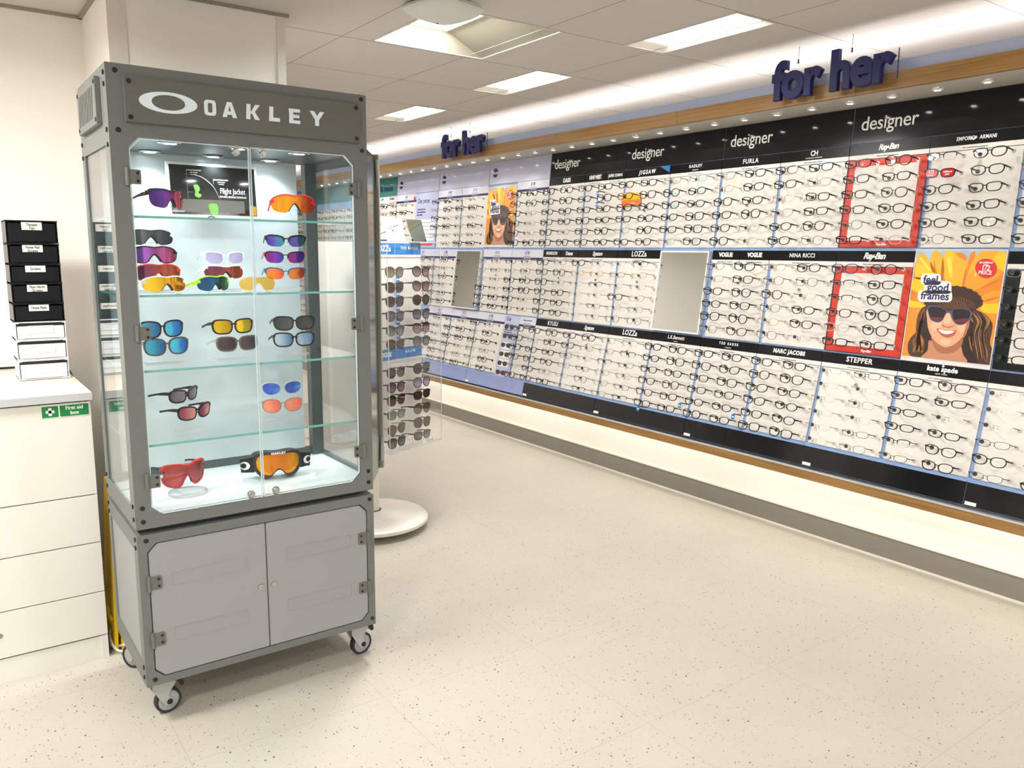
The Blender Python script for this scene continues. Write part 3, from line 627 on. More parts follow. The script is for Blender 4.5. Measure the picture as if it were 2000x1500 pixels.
# ------------------------------------------------------------------ mirrors
MIRR = mat('mirror', (.80, .81, .76), .015, 1)
def mirror(label, M, wd, ht):
    p = thing('wall_mirror', label, 'mirror', M); MB().box(0, wd, 0, ht, .006, .012).build('mirror_glass', MIRR, p)
    MB().ring([(0, 0), (wd, 0), (wd, ht), (0, ht)], [(-.009, -.009), (wd+.009, -.009), (wd+.009, ht+.009), (-.009, ht+.009)], 0, .016).build('frame', mat('mirror_frame', srgb(226, 228, 232), .3), p, bevel=.001)
    MB().box(-.008, wd+.008, -.008, ht+.008, -.018, .0).build('backing', mat('mirror_back', srgb(190, 196, 206), .4), p)
TILT = Matrix.Rotation(math.radians(-1.5), 4, 'X')
mirror('large tilted wall mirror with a thin white frame in the middle tier', tier_m(1, ycol(5)-.012, MID_B+.012, .020) @ TILT, PITCHY-.03, .445)
mirror('small-looking wall mirror far down the middle tier, reflecting ceiling lights', tier_m(1, ycol(11)-.012, MID_B+.012, .020) @ TILT, PITCHY-.03, .445)
# ------------------------------------------------------------------ hanging signs
LETT = {}
def split_letters(me, p):
    if me.name not in LETT:
        bm = bmesh.new(); bm.from_mesh(me); bmesh.ops.remove_doubles(bm, verts=bm.verts, dist=1e-6); left = set(bm.verts); out = []
        while left:
            st_ = [left.pop()]; comp = {st_[0]}
            while st_:
                v_ = st_.pop()
                for e_ in v_.link_edges:
                    o_ = e_.other_vert(v_)
                    if o_ in left: left.discard(o_); comp.add(o_); st_.append(o_)
            ix = {v_: i for i, v_ in enumerate(comp)}; nm = bpy.data.meshes.new('letter')
            nm.from_pydata([v_.co[:] for v_ in comp], [], [tuple(ix[v_] for v_ in f_.verts) for f_ in bm.faces if f_.verts[0] in comp]); nm.materials.append(me.materials[0]); out.append(nm)
        bm.free(); LETT[me.name] = out
    for nm in LETT[me.name]: ob('letter', nm, p)
def for_her(label, y, x=3.235):
    p = thing('hanging_sign', label, 'sign', frame_m((x, y, 2.226), (0, -1, 0), (0, 0, 1), (-1, 0, 0)), 'hanging for her signs')
    me = text_mesh('for her', .222, mat('navy_foam', srgb(8, 13, 84), .55), offset=.0062, extrude=.009, bevel=.004, spacing=.96, sx=.93, res=6)
    split_letters(me, p)
    m_ = MB()
    for a in (-.16, .10):
        m_.tube([(a, .075, 0), (a, CEIL-2.226, 0)], .0011, 6); m_.box(a-.004, a+.004, .07, .09, -.001, .001)
    m_.build('wire', mat('wire', srgb(70, 70, 74), .4), p)
    MB().box(-.28, .30, -.062, .012, -.016, -.0135).build('clear_backing', ACRYL, p)
    MB().box(.298, .301, -.062, .055, -.017, -.013).box(-.28, .30, -.0635, -.062, -.016, -.0135).build('backing_edge', mat('dark_edge', srgb(50, 56, 90), .4), p)
for_her('navy for her lettering hanging over the near half of the glasses wall', 2.17)
for_her('navy for her lettering hanging over the far half of the glasses wall', 5.14)
# ------------------------------------------------------------------ eyewear
CLEARL = glass('spectacle_lens', (.975, .98, .985), 1.35)
def lens_outline(a, b, p, cat, side, cx, n=26, drop=0):
    P = []
    for x, y in ell(a, b, n, 0, 0, p):
        y2 = y+cat*x*(1 if y > 0 else .4)-drop*max(0, -x)*(1 if y < 0 else 0); x2 = x*(1+.10*y/b)
        P.append((side*(cx+x2), y2))
    return P if side > 0 else P[::-1]
def offs(P, d):
    n = len(P); out = []
    for i in range(n):
        a, b = P[i-1], P[(i+1) % n]; dx, dy = b[0]-a[0], b[1]-a[1]; l = math.hypot(dx, dy) or 1
        out.append((P[i][0]+dy/l*d, P[i][1]-dx/l*d))
    return out
def temples(mb, side, hx, hy, D, k, t, h0, h1, drop, z_end=.012, tipdrop=.012, flare=0):
    zf = D-k*hx*hx; Lt = zf-z_end; pts = [(zf+.0015, hy), (zf-.28*Lt, hy-.001-drop*.2), (z_end+.42*Lt, hy-drop*.75), (z_end+.18*Lt, hy-drop-tipdrop*.4), (z_end, hy-drop-tipdrop)]
    ww = [h0, h0, h1, h1, h1*1.15]
    tmp = MB().stroke(pts, ww, -t/2, t/2)
    tmp.fn(lambda x, y, z: (side*(hx-.0+.0) - side*flare*(D-x) + z, y, x)); mb.add(tmp.v, tmp.f); return mb
def specs(name, label, cat, M, group, shape=(.0255, .0165, 2.8, .05), style='full', fm=BLACK, tm=None, lm=CLEARL, t=.0026, D=.080, k=1.2, h0=.0055, h1=.0035, drop=.001, tipdrop=.003, th=.0035, bridge=.017, discs=True, endx=.005, lens_parts=True, flare=.02):
    p = thing(name, label, cat, M, group); a, b, pw, ct = shape; cx = a+bridge/2; tm = tm or fm
    bend = lambda x, y, z: (x, y, z-k*x*x)
    fr = MB(); hx = cx+a+endx; hy = b*.55+ct*a
    for s in (-1, 1):
        o = lens_outline(a, b, pw, ct, s, cx)
        if style == 'full': fr.ring(o, offs(o, t), D-th, D)
        elif style == 'half':
            up = [q for q in o if q[1] > -b*.25]; up.sort(key=lambda q: q[0]); fr.stroke(up, t*1.3, D-th, D); fr.ring(o, offs(o, .0005), D-.0012, D)
        else: fr.ring(o, offs(o, .0005), D-.0012, D)
        fr.stroke([(s*(cx+a*.93), b*.5+ct*a), (s*(cx+a+.001), hy+.001), (s*hx, hy)], max(t*1.2, .0022), D-th, D)
        if style != 'rimless' or True: fr.stroke([(s*(bridge*.5-.001), -.001), (s*(bridge*.5-.002), -.006)], .0016, D-th-.004, D-th)
    by = b*.32; fr.stroke([(-bridge*.5-.002, by), (-bridge*.25, by+.002), (0, by+.0026), (bridge*.25, by+.002), (bridge*.5+.002, by)], max(t, .0018), D-th, D)
    fr.fn(bend).build('front_frame', fm, p)
    for s in (-1, 1):
        o = lens_outline(a, b, pw, ct, s, cx); lb = MB(); n = len(o)
        lb.add([(s*cx, 0, D-.0012)]+[(x, y, D-.0012) for x, y in o], [(0, i+1, (i+1) % n+1) for i in range(n)])
        lb.fn(bend).build('lens', lm, p)
        temples(MB(), s, hx, hy, D, k, .0024, h0, h1, drop, tipdrop=tipdrop, flare=flare).build('temple', tm, p)
        if discs:
            zc = .018; yc = hy-drop-tipdrop; xc = s*hx-s*flare*(D-zc); d = MB()
            d.lathe([(0, 0), (.0085, 0), (.0095, .0015), (.0085, .003), (0, .003)], (xc+(-.0015), yc, zc), 14, axis='x') if False else d.prism(ell(.0088, .0088, 14, xc, yc), zc, zc+.0035)
            d.build('security_disc', DISC_W if s > 0 else DISC_D, p)
    return p
DISC_W = mat('clear_disc', srgb(196, 194, 190), .15, coat=.5); DISC_D = mat('dark_disc', srgb(58, 54, 50), .35)
TORT = noisy('tortoise', srgb(66, 38, 22), .25, .6, 90); BROWN = mat('brown_acetate', srgb(58, 34, 28), .25); WINE = mat('wine_acetate', srgb(84, 26, 32), .25)
GOLDM = mat('gold_metal', srgb(188, 158, 112), .25, .9); SILM = mat('silver_metal', srgb(168, 164, 160), .25, .9); GUNM = mat('gunmetal', srgb(64, 60, 60), .3, .6)
BLUEA = mat('blue_acetate', srgb(32, 44, 84), .25); CRYST = mat('crystal_acetate', srgb(196, 186, 176), .15, alpha=.55)
SH = dict(rect=(.0255, .0155, 3.2, .05), soft=(.0255, .0170, 2.5, .06), oval=(.0250, .0165, 2.1, .02), round=(.0232, .0210, 2.05, .0), cat=(.0262, .0180, 2.5, .16), square=(.0262, .0192, 3.0, .04), slim=(.0260, .0128, 3.0, .04), panto=(.0240, .0195, 2.3, .03))
KINDS = {'black rectangular': ('rect', 'full', BLACK, BLACK), 'black soft-cornered': ('soft', 'full', BLACK, BLACK), 'black oval': ('oval', 'full', BLACK, BLACK), 'black round': ('round', 'full', BLACK, BLACK),
         'black upswept': ('cat', 'full', BLACK, BLACK), 'black square': ('square', 'full', BLACK, BLACK), 'black slim': ('slim', 'full', BLACK, BLACK), 'brown tortoise': ('panto', 'full', TORT, TORT),
         'dark brown': ('soft', 'full', BROWN, BROWN), 'dark red': ('cat', 'full', WINE, WINE), 'dark blue': ('square', 'full', BLUEA, BLACK), 'thin gold metal': ('oval', 'wire', GOLDM, GOLDM), 'thin silver metal': ('rect', 'wire', SILM, GUNM),
         'thin dark metal': ('panto', 'wire', GUNM, BLACK), 'half-rimmed black': ('rect', 'half', BLACK, BLACK), 'nearly rimless': ('slim', 'rimless', SILM, SILM), 'rimless wine-armed': ('oval', 'rimless', SILM, WINE), 'see-through grey': ('soft', 'full', CRYST, GUNM),
         'slim gunmetal': ('slim', 'wire', GUNM, BLACK), 'black panto': ('panto', 'full', BLACK, BLACK)}
PROTO = {}
def new_specs(kind, M, label, group):
    if kind in PROTO: return copy_thing(PROTO[kind], M, label, group)
    sh, st, fm, tm = KINDS[kind]; tt = {'full': .0034, 'wire': .0017, 'half': .0028, 'rimless': .0016}[st]
    th_ = .0035 if st == 'full' else .0016
    PROTO[kind] = specs('eyeglasses', label, 'glasses', M, group, SH[sh], 'full' if st == 'wire' else st, fm, tm, t=tt, th=th_, h0=.0068 if st == 'full' else .0032, h1=.0046 if st == 'full' else .0030)
    return PROTO[kind]
A_ = ['black rectangular', 'black soft-cornered', 'black oval', 'black upswept', 'black square', 'black panto', 'brown tortoise', 'thin silver metal', 'dark brown']
MIX = {(0, 0): ['half-rimmed black', 'black soft-cornered', 'black soft-cornered', 'black soft-cornered', 'black soft-cornered', 'black rectangular', 'black soft-cornered', 'black rectangular', 'black soft-cornered', 'black rectangular', 'thin dark metal', 'black rectangular'],
       (0, 1): ['black rectangular', 'black panto', 'black rectangular', 'black rectangular', 'black rectangular', 'brown tortoise', 'black rectangular', 'black soft-cornered', 'thin dark metal', 'black soft-cornered', 'black rectangular', 'see-through grey'],
       (0, 2): ['dark brown', 'black rectangular', 'black soft-cornered', 'see-through grey', 'thin gold metal', 'black rectangular', 'see-through grey', 'black rectangular', 'black oval', 'brown tortoise', 'black soft-cornered', 'thin dark metal'],
       (0, 3): ['see-through grey', 'black soft-cornered', 'thin gold metal', 'black soft-cornered', 'black panto', 'black soft-cornered', 'black soft-cornered', 'black round', 'dark brown', 'see-through grey', 'black panto', 'thin gold metal'],
       (1, 1): ['dark blue', 'black panto', 'half-rimmed black', 'black rectangular', 'half-rimmed black', 'black round', 'dark brown', 'black round', 'see-through grey', 'black panto', 'black rectangular', 'black soft-cornered'],
       (1, 2): ['thin gold metal', 'black soft-cornered', 'thin dark metal', 'thin dark metal', 'brown tortoise', 'rimless wine-armed', 'thin dark metal', 'black oval', 'thin gold metal', 'dark brown', 'thin dark metal', 'nearly rimless'],
       (1, 3): ['thin dark metal', 'black upswept', 'thin silver metal', 'dark brown', 'black soft-cornered', 'black panto', 'black oval', 'black soft-cornered', 'black square', 'black round', 'thin dark metal', 'dark red'],
       (2, 0): ['black rectangular', 'dark red', 'black slim', 'black slim', 'black slim', 'rimless wine-armed', 'black slim', 'black slim', 'half-rimmed black', 'black soft-cornered', 'slim gunmetal', 'black soft-cornered'],
       (2, 1): ['nearly rimless', 'slim gunmetal', 'nearly rimless', 'nearly rimless', 'nearly rimless', 'thin silver metal', 'nearly rimless', 'rimless wine-armed', 'nearly rimless', 'slim gunmetal', 'nearly rimless', 'thin silver metal'],
       (2, -1): ['nearly rimless', 'slim gunmetal', 'nearly rimless', 'slim gunmetal', 'rimless wine-armed', 'thin silver metal', 'slim gunmetal', 'slim gunmetal', 'black soft-cornered', 'black slim', 'slim gunmetal', 'black slim']}
THIN = ['thin silver metal', 'nearly rimless', 'thin dark metal', 'slim gunmetal', 'thin gold metal', 'rimless wine-armed', 'half-rimmed black', 'nearly rimless']
ZR = {0: (1.857, .0682), 1: (1.384, .0670), 2: (.906, .0646)}
PEG = None
def place_cell(t, k, row, f):
    """f: 0 = left file, 1 = right file; returns the fixing matrix on the board"""
    z = ZR[t][0]-ZR[t][1]*row; y = ycol(k)+(.282 if f == 0 else .093)
    return tier_m(t, y, z, .006)
cells = []
for t in range(3):
    for k in range(-1, 21):
        if (t, k) in ((1, 0), (1, 4), (0, 9), (1, 10), (0, 12)): continue
        for row in range(6):
            for f in (0, 1):
                if t == 2 and k == 8 and f == 0: continue
                if k == -1 and f == 1 and t == 0: continue
                if t > 0 and k == -1 and f == 1 and (t == 1 or row < 3): continue
                cells.append((t, k, row, f))
cam_p = Vector((0, 0, 1.45))
cells.sort(key=lambda c: (place_cell(*c).translation-cam_p).length)
near = cells[:296]; far = cells[296:]
TIER = ['top tier', 'middle tier', 'bottom tier']
def colph(t, k): return (COLP_U, COLP_M, COLP_L)[t].get(k, f'column {k}')
rk = random.Random(11)
def kind_for(t, k, row, f):
    if (t, k) in MIX: return MIX[(t, k)][row*2+f]
    if t == 2 and k in (5, 6) or t == 1 and k in (5, 6): return rk.choice(THIN+['dark brown'])
    if k >= 8: return rk.choice(A_+THIN)
    return rk.choice(A_+['black soft-cornered', 'black square', 'black oval'])
used_l = {}
def add_spec(t, k, row, f):
    kd = kind_for(t, k, row, f); M = place_cell(t, k, row, f) @ Matrix.Rotation(rk.uniform(-.03, .03), 4, 'Z')
    lab = f"{kd} glasses, {ORD[row]} row, {'left' if f == 0 else 'right'} file, {colph(t, k)}"
    if (t, k, row, f) == (0, 0, 1, 0):
        p = new_specs('black rectangular', M, 'black-framed dummy glasses with red half-price lenses, above the near sunflower poster', 'eyeglasses on the display wall')
        lm = mat('red_dummy_lens', srgb(214, 28, 34), .3)
        for ch in p.children:
            if ch.name.startswith('lens'): ch.data = ch.data.copy(); ch.data.materials[0] = lm; ch['label'] = 'red lens with white lettering'
        text('1/2', .020, INK, p, -.034, .005, .0800, offset=.0006); text('price', .010, INK, p, -.034, -.009, .0800, offset=.0004)
        text('additional', .009, INK, p, .034, .004, .0800, offset=.0004); text('pairs', .009, INK, p, .034, -.006, .0800, offset=.0004); return
    new_specs(kd, M, lab, 'eyeglasses on the display wall')
for c in near: add_spec(*c)
# clear pegs of the nearest boards carry no thing of their own; further glasses merged: they are past the 300 that show largest
def simple_spec(mb, M, kd):
    sh, st, fm, tm = KINDS[kd]; a, b, pw, ct = SH[sh]; cx = a+.0085; D = .080; q = MB(); tt = .0034 if st == 'full' else .0017
    for s in (-1, 1):
        o = lens_outline(a, b, pw, ct, s, cx, 14); q.ring(o, offs(o, tt), D-.003, D)
    q.box(-.009, .009, .004, .007, D-.003, D); q.fn(lambda x, y, z: (x, y, z-1.2*x*x))
    for s in (-1, 1):
        temples(q, s, cx+a+.005, b*.55, D, 1.2, .0024, .0068 if st == 'full' else .0032, .0046 if st == 'full' else .003, .001, tipdrop=.003, flare=.02)
        q.prism(ell(.0088, .0088, 8, s*(cx+a+.003), b*.55-.004), .018, .0215)
    q.xf(M); mb.add(q.v, q.f)
groups = {}
for c in far:
    kd = kind_for(*c); st = KINDS[kd][1]; key = 0 if KINDS[kd][2] is BLACK else (1 if KINDS[kd][2] in (TORT, BROWN, WINE, BLUEA) else 2)
    mb = groups.setdefault('a', MB()); mb.mi = key; simple_spec(mb, place_cell(*c), kd)
if groups:
    o = groups['a'].build('eyeglasses', [BLACK, BROWN, SILM]); tag(o, 'many small far-off glasses along the distant half of the display wall', 'glasses', 'distant eyeglasses on the display wall', 'stuff')
# dark clip-ons beside the narrow price list
CLIP = mat('dark_clip_lens', srgb(52, 40, 26), .2)
for row in range(6):
    for s_ in (0, 1):
        pass
for row in range(6):
    M = tier_m(2, ycol(8)+.190, ZR[2][0]-ZR[2][1]*row+.0, .09); p = thing('clip_on_lenses', f'dark brown clip-on sun lenses, {ORD[row]} from the top beside the narrow price list', 'clip-on lenses', M, 'dark clip-on lenses')
    for s in (-1, 1):
        MB().prism(lens_outline(.023, .017, 2.6, .03, s, .032), 0, .002).build('lens', CLIP, p)
    MB().box(-.010, .010, .006, .009, 0, .002).box(-.002, .002, .004, .008, -.078, 0).build('clip', GUNM, p)
# small blue tags, the orange sleeve
NEWT = [(0, 6, 0, .5), (0, 6, 1, .5), (2, 4, 5, .12), (2, 3, 4, .9), (2, 4, 4, .93)]
for i, (t, k, row, fy) in enumerate(NEWT):
    M = tier_m(t, ycol(k)+PITCHY*(1-fy)-.02, ZR[t][0]-ZR[t][1]*row-.035, .07)
    lb = ['small blue new tag under a top-row pair, under the two half-width signs', 'small blue new tag one row below the first, under the two half-width signs', 'small blue new tag low on the column below the large mirror', 'small blue new tag on the bottom column next right of the large mirror column', 'small blue new tag at the seam right of the column below the large mirror'][i]
    p = thing('new_tag', lb, 'tag', M, 'small blue new tags'); MB().box(-.011, .011, -.014, .014, 0, .001).build('card', BLUEP, p); text('new', .010, INK, p, 0, 0, .0013, offset=.0005); MB().box(-.001, .001, .012, .018, -.062, .0).build('clip', GUNM, p)
p = thing('promotional_sleeve', 'small yellow and orange printed card behind glasses, left of the teal-tagged ones', 'card', tier_m(0, ycol(6)-.004, 1.742, .02)); MB().box(0, .165, .035, .075, 0, .001).build('card', pm('sleeve', (244, 190, 30)), p); MB().box(0, .165, 0, .035, 0, .001).build('lower_band', pm('sleeve2', (232, 120, 50)), p); text('sunglasses', .016, INK, p, .09, .014, .0013)
TEALT = mat('teal_lens_sticker', srgb(130, 205, 196), .4)
for row in range(6):
    for f in (0, 1):
        M = place_cell(0, 4, row, f); p = thing('lens_sticker', f"pale teal sticker on a lens, {ORD[row]} row, {'left' if f == 0 else 'right'} file, column above the large mirror", 'sticker', M @ Matrix.Translation((.034, -.006, .0805)), 'pale teal lens stickers')
        MB().box(-.010, .010, -.004, .004, 0, .0006).build('sticker', TEALT, p)
# ------------------------------------------------------------------ Oakley display cabinet
CX0, CX1, CY0, CY1 = .4312, 1.197, 2.4887, 2.9645
cab = thing('display_cabinet', 'tall grey metal display cabinet on castors with lit glass case of sunglasses', 'display cabinet', T(0, 0, 0))
UB, UT = .632, 1.949
WX0, WX1, WZ0, WZ1 = .477, 1.150, .668, 1.758
body = MB()
def fr_front(mb, y0, y1):
    mb.box(CX0, CX1, y0, y1, WZ1, UT).box(CX0, CX1, y0, y1, UB, WZ0).box(CX0, WX0, y0, y1, WZ0, WZ1).box(WX1, CX1, y0, y1, WZ0, WZ1)
    c = .028
    for x, sx in ((WX0, 1), (WX1, -1)):
        for z, sz in ((WZ0, 1), (WZ1, -1)):
            tri = [(x, z), (x+sx*c, z), (x, z+sz*c)]; q = MB().prism(tri, -y1, -y0); q.fn(lambda a, b, c_: (a, -c_, b)); mb.add(q.v, q.f)
fr_front(body, CY0, CY0+.022)
for x0, x1 in ((CX0, CX0+.004), (CX1-.004, CX1)):   # side frames with a window
    body.box(x0, x1, CY0+.022, CY1, 1.738, UT).box(x0, x1, CY0+.022, CY1, UB, .690).box(x0, x1, CY0+.022, CY0+.060, .690, 1.738).box(x0, x1, CY1-.045, CY1, .690, 1.738)
body.box(CX0+.004, CX1-.004, CY0+.022, CY1, UT-.004, UT).box(CX0+.004, CX1-.004, CY1-.006, CY1, 1.765, UT).box(CX0+.004, CX1-.004, CY0+.022, CY1, UB, UB+.004)
body.build('case_frame', GREY, cab)
inn = MB(); inn.box(CX0+.005, CX1-.005, CY0+.023, CY1-.006, 1.766, 1.774)
for x in (CX0+.005, CX1-.043): inn.box(x, x+.038, CY1-.045, CY1-.006, .672, 1.766)
for x in (CX0+.005, CX1-.013): inn.box(x, x+.008, CY0+.023, CY0+.075, .672, 1.766)
inn.box(CX0+.043, CX1-.043, CY1-.028, CY1-.006, .672, .70)
inn.build('inner_frame', DGREY, cab)
MB().box(CX0+.005, CX1-.005, CY0+.023, CY1-.006, .655, .671).build('case_floor', mat('case_floor_white', srgb(226, 232, 232), .3), cab)
MB().box(CX0+.043, 1.128, CY1-.026, CY1-.020, .70, 1.766).build('back_panel', mat('back_panel_white', srgb(204, 216, 218), .22, coat=.35), cab)
for x in (CX0+.0045, CX1-.0075): MB().box(x, x+.003, CY0+.05, CY1-.04, .685, 1.742).build('side_pane', glass('side_glass', (.90, .93, .93)), cab)
# sign plate and lettering
sp_ = MB().box(0, .696, 0, .121, 0, .012).build('sign_plate', noisy('sign_grey', srgb(98, 99, 95), .4, .02, 30), cab, FRONT(.4735, CY0-.0005, 1.7965), bevel=.0012)
SIGNW = mat('sign_lettering', srgb(214, 226, 234), .4, emit=.08)
ox, oz = .587-.4735, 1.857-1.7965
MB().ring(ell(.0445, .0205, 40, ox, oz, 2.1), ell(.0775, .0285, 40, ox, oz, 2.0), .012, .0135).build('emblem', SIGNW, sp_)
def blk(x0, x1, z0, z1, polys):
    lt = MB()
    for i, q in enumerate(polys): lt.prism([(x0+(x1-x0)*a-.4735, z0+(z1-z0)*b-1.7965) for a, b in q], .012, .0135+i*.00003)
    lt.build('letter', SIGNW, sp_)
z0_, z1_ = 1.8345, 1.8775
o1 = rrect(.6835-.4735, .7165-.4735, z0_-1.7965, z1_-1.7965, .009); o2 = rrect(.6935-.4735, .7065-.4735, z0_+.008-1.7965, z1_-.008-1.7965, .004); MB().ring(o2, o1, .012, .0135).build('letter', SIGNW, sp_)
blk(.734, .776, z0_, z1_, [[(0, 0), (.34, 1), (.56, 1), (.30, 0)], [(.46, 1), (.66, 1), (1, 0), (.70, 0)], [(.2, .18), (.8, .18), (.74, .40), (.26, .40)], [(.34, .8), (.66, .8), (.66, 1), (.34, 1)]])
blk(.803, .843, z0_+.001, z1_+.001, [[(0, 0), (.06, 1), (.36, 1), (.30, 0)], [(.30, .40), (.70, 1), (1.05, 1), (.52, .36)], [(.36, .55), (.58, .62), (1.02, 0), (.66, 0)]])
blk(.872, .905, z0_+.002, z1_+.001, [[(0, 0), (.06, 1), (.42, 1), (.36, 0)], [(0, 0), (1, 0), (1, .26), (0, .26)]])
blk(.934, .968, z0_+.002, z1_+.002, [[(0, 0), (.04, 1), (.40, 1), (.38, 0)], [(0, 0), (1.03, 0), (1.03, .22), (0, .22)], [(0, .78), (1.03, .78), (1.03, 1), (0, 1)], [(.2, .39), (.95, .39), (.95, .60), (.2, .60)]])
blk(1.000, 1.048, z0_+.002, z1_+.002, [[(0, 1), (.30, 1), (.62, .5), (.62, 0), (.36, 0), (.36, .42)], [(.70, 1), (1.0, 1), (.64, .42), (.40, .5)]])
# spread the last four letters to the measured spacing
def bolts(parent, pts, r=.0075, th=.003):
    for x, z in pts: MB().prism(ell(r, r, 14, x, z), 0, th).build('bolt', BOLT, parent)
bolts(sp_, [(.013, .108), (.683, .108), (.013, .013), (.683, .013)], .0065, .014)
fb = MB(); ff = ob('frame_bolts', MB().box(0, .001, 0, .001, -.004, -.002).mesh('x', GREY), cab) if 0 else None
def bolt_front(x, z, y=CY0, r=.0068): MB().prism(ell(r, r, 14), 0, .0025).build('bolt', BOLT, cab, FRONT(x, y, z))
def bolt_side(y, z, x=CX0, r=.0068): MB().prism(ell(r, r, 14), 0, .0035).build('bolt', BOLT, cab, frame_m((x, y, z), (0, -1, 0), (0, 0, 1), (-1, 0, 0)))
for x, z in ((.456, 1.930), (1.180, 1.935), (.455, 1.774), (1.180, 1.775), (.452, .697), (.452, .655), (1.180, .700), (1.180, .660), (.456, .596), (1.182, .598), (.456, .152), (1.184, .156)): bolt_front(x, z)
for y, z in ((2.51, 1.925), (2.512, 1.895), (2.945, 1.93), (2.945, 1.895), (2.512, 1.775), (2.512, 1.735), (2.945, 1.775), (2.945, 1.735), (2.512, .70), (2.512, .66), (2.945, .70), (2.945, .66), (2.512, .598), (2.512, .572), (2.945, .60), (2.945, .57), (2.512, .19), (2.512, .158)): bolt_side(y, z)
# vent on the side
SIDE = lambda y, z, n=0: frame_m((CX0-n, y, z), (0, -1, 0), (0, 0, 1), (-1, 0, 0))
vn = MB().box(0, .318, 0, .128, 0, .014).build('vent_plate', GREY, cab, SIDE(2.893, 1.797), bevel=.001)
sl = MB()
for i in range(9): sl.prism([(.026+i*.028, .02), (.034+i*.028, .02), (.050+i*.028, .108), (.042+i*.028, .108)], .0141, .0147)
sl.build('slots', BOLT, vn); bolts(vn, [(.304, .115), (.304, .013), (.014, .115), (.014, .013)], .006, .016)
# glass doors with hinges and locks
def hinge(parent, x, z, flip=1, y=CY0, nm='hinge'):
    M = FRONT(x, y, z); h = MB()
    h.prism(rrect(-.012, .030, -.020, .020, .004) if flip > 0 else rrect(-.030, .012, -.020, .020, .004), 0, .005)
    h.cyl((-.006*flip, -.024, .005), (-.006*flip, .024, .005), .0062, 12)
    o = h.build(nm, mat('hinge_grey', srgb(112, 112, 108), .35, .4), parent, M, smooth=False, bevel=0)
    for q in (-.011, .011):
        MB().prism(ell(.004, .004, 12, .021*flip, q), .005, .0062).build('bolt', BOLT, cab, M) if False else h
    d = MB()
    for q in (-.011, .011): d.prism(ell(.0042, .0042, 12, .021*flip, q), .005, .0064)
    return o, d, M
def lock(parent, x, z, y, strap=0):
    M = FRONT(x, y, z); l = MB().lathe([(0, .012), (.005, .012), (.0055, .0095), (.0085, .0095), (.0105, .007), (.0105, 0)], n=20)
    if strap: l.box(-.006, .006, -.028 if strap < 0 else .008, -.008 if strap < 0 else .024, 0, .002)
    l.build('lock', CHROME, parent, M, smooth=True)
c = .030
for x0, x1, s in ((WX0+.002, .8105, 1), (.8145, WX1-.002, -1)):
    pts = [(x0+(c if s > 0 else 0), WZ0+.002), (x1-(c if s < 0 else 0), WZ0+.002), (x1, WZ0+.002+(c if s < 0 else 0)), (x1, WZ1-.002-(c if s < 0 else 0)), (x1-(c if s < 0 else 0), WZ1-.002), (x0+(c if s > 0 else 0), WZ1-.002), (x0, WZ1-.002-(c if s > 0 else 0)), (x0, WZ0+.002+(c if s > 0 else 0))]
    q = []
    for a in pts:
        if not q or (abs(a[0]-q[-1][0])+abs(a[1]-q[-1][1])) > 1e-6: q.append(a)
    if abs(q[0][0]-q[-1][0])+abs(q[0][1]-q[-1][1]) < 1e-6: q.pop()
    cx_, cz_ = sum(a[0] for a in q)/len(q), sum(a[1] for a in q)/len(q)
    d = MB().flat(q, .0).build('glass_door', GLASS, cab, FRONT(0, CY0+.004, 0))
    qi = [(a+(.0022 if a < cx_ else -.0022), b+(.0022 if b < cz_ else -.0022)) for a, b in q]
    MB().ring(qi, q, -.004, .003).build('door_edge', EDGEW, d)
    for z in (1.650, 1.213, .775):
        hx = WX0-.002 if s > 0 else WX1+.008
        o, dd, M = hinge(d, hx, z, s, 0, 'hinge'); o.matrix_basis = Matrix.Translation((hx, z, .0055)); dd.build('hinge_bolts', BOLT, d, o.matrix_basis)
    for z, st in ((1.739, 1), (.686, -1)):
        xx = .773 if s > 0 else .853; l = MB().lathe([(0, .014), (.006, .014), (.0065, .011), (.0095, .011), (.0118, .008), (.0118, 0)], n=20)
        l.box(-.0065, .0065, -.026 if st < 0 else .008, -.008 if st < 0 else .022, -.003, .003)
        l.build('lock', CHROME, d, Matrix.Translation((xx, z, 0)), smooth=True)
# shelves
for z in (1.543, 1.318, 1.098, .875):
    s_ = MB().box(CX0+.015, CX1-.015, CY0+.028, CY1-.05, z-.0035, z+.0035).build('glass_shelf', SHELFG, cab)
    MB().box(CX0+.015, CX1-.015, CY0+.0265, CY0+.028, z-.0035, z+.0035).box(CX0+.0135, CX0+.015, CY0+.028, CY1-.05, z-.0035, z+.0035).build('shelf_edge', EDGE, s_)
# case downlights
for y in (2.60, 2.87):
    for x in (.614, .814, 1.010):
        d = MB().lathe([(.018, 0), (.034, 0), (.036, -.003), (.032, -.006), (.020, -.006)], (x, y, 1.766), 24).build('case_light', CHROME, cab, smooth=True)
        MB().lathe([(0, -.004), (.0195, -.004), (.0195, 0)], (x, y, 1.766), 20).build('bulb', mat('case_led', (.88, .95, 1), .3, emit=22), d)
        l = bpy.data.lights.new('case_beam', 'SPOT'); l.energy = 6; l.spot_size = math.radians(130); l.spot_blend = .9; l.shadow_soft_size = .02; l.color = (.86, .95, 1)
        o = bpy.data.objects.new('case_beam', l); COL.objects.link(o); o.location = (x, y, 1.755)
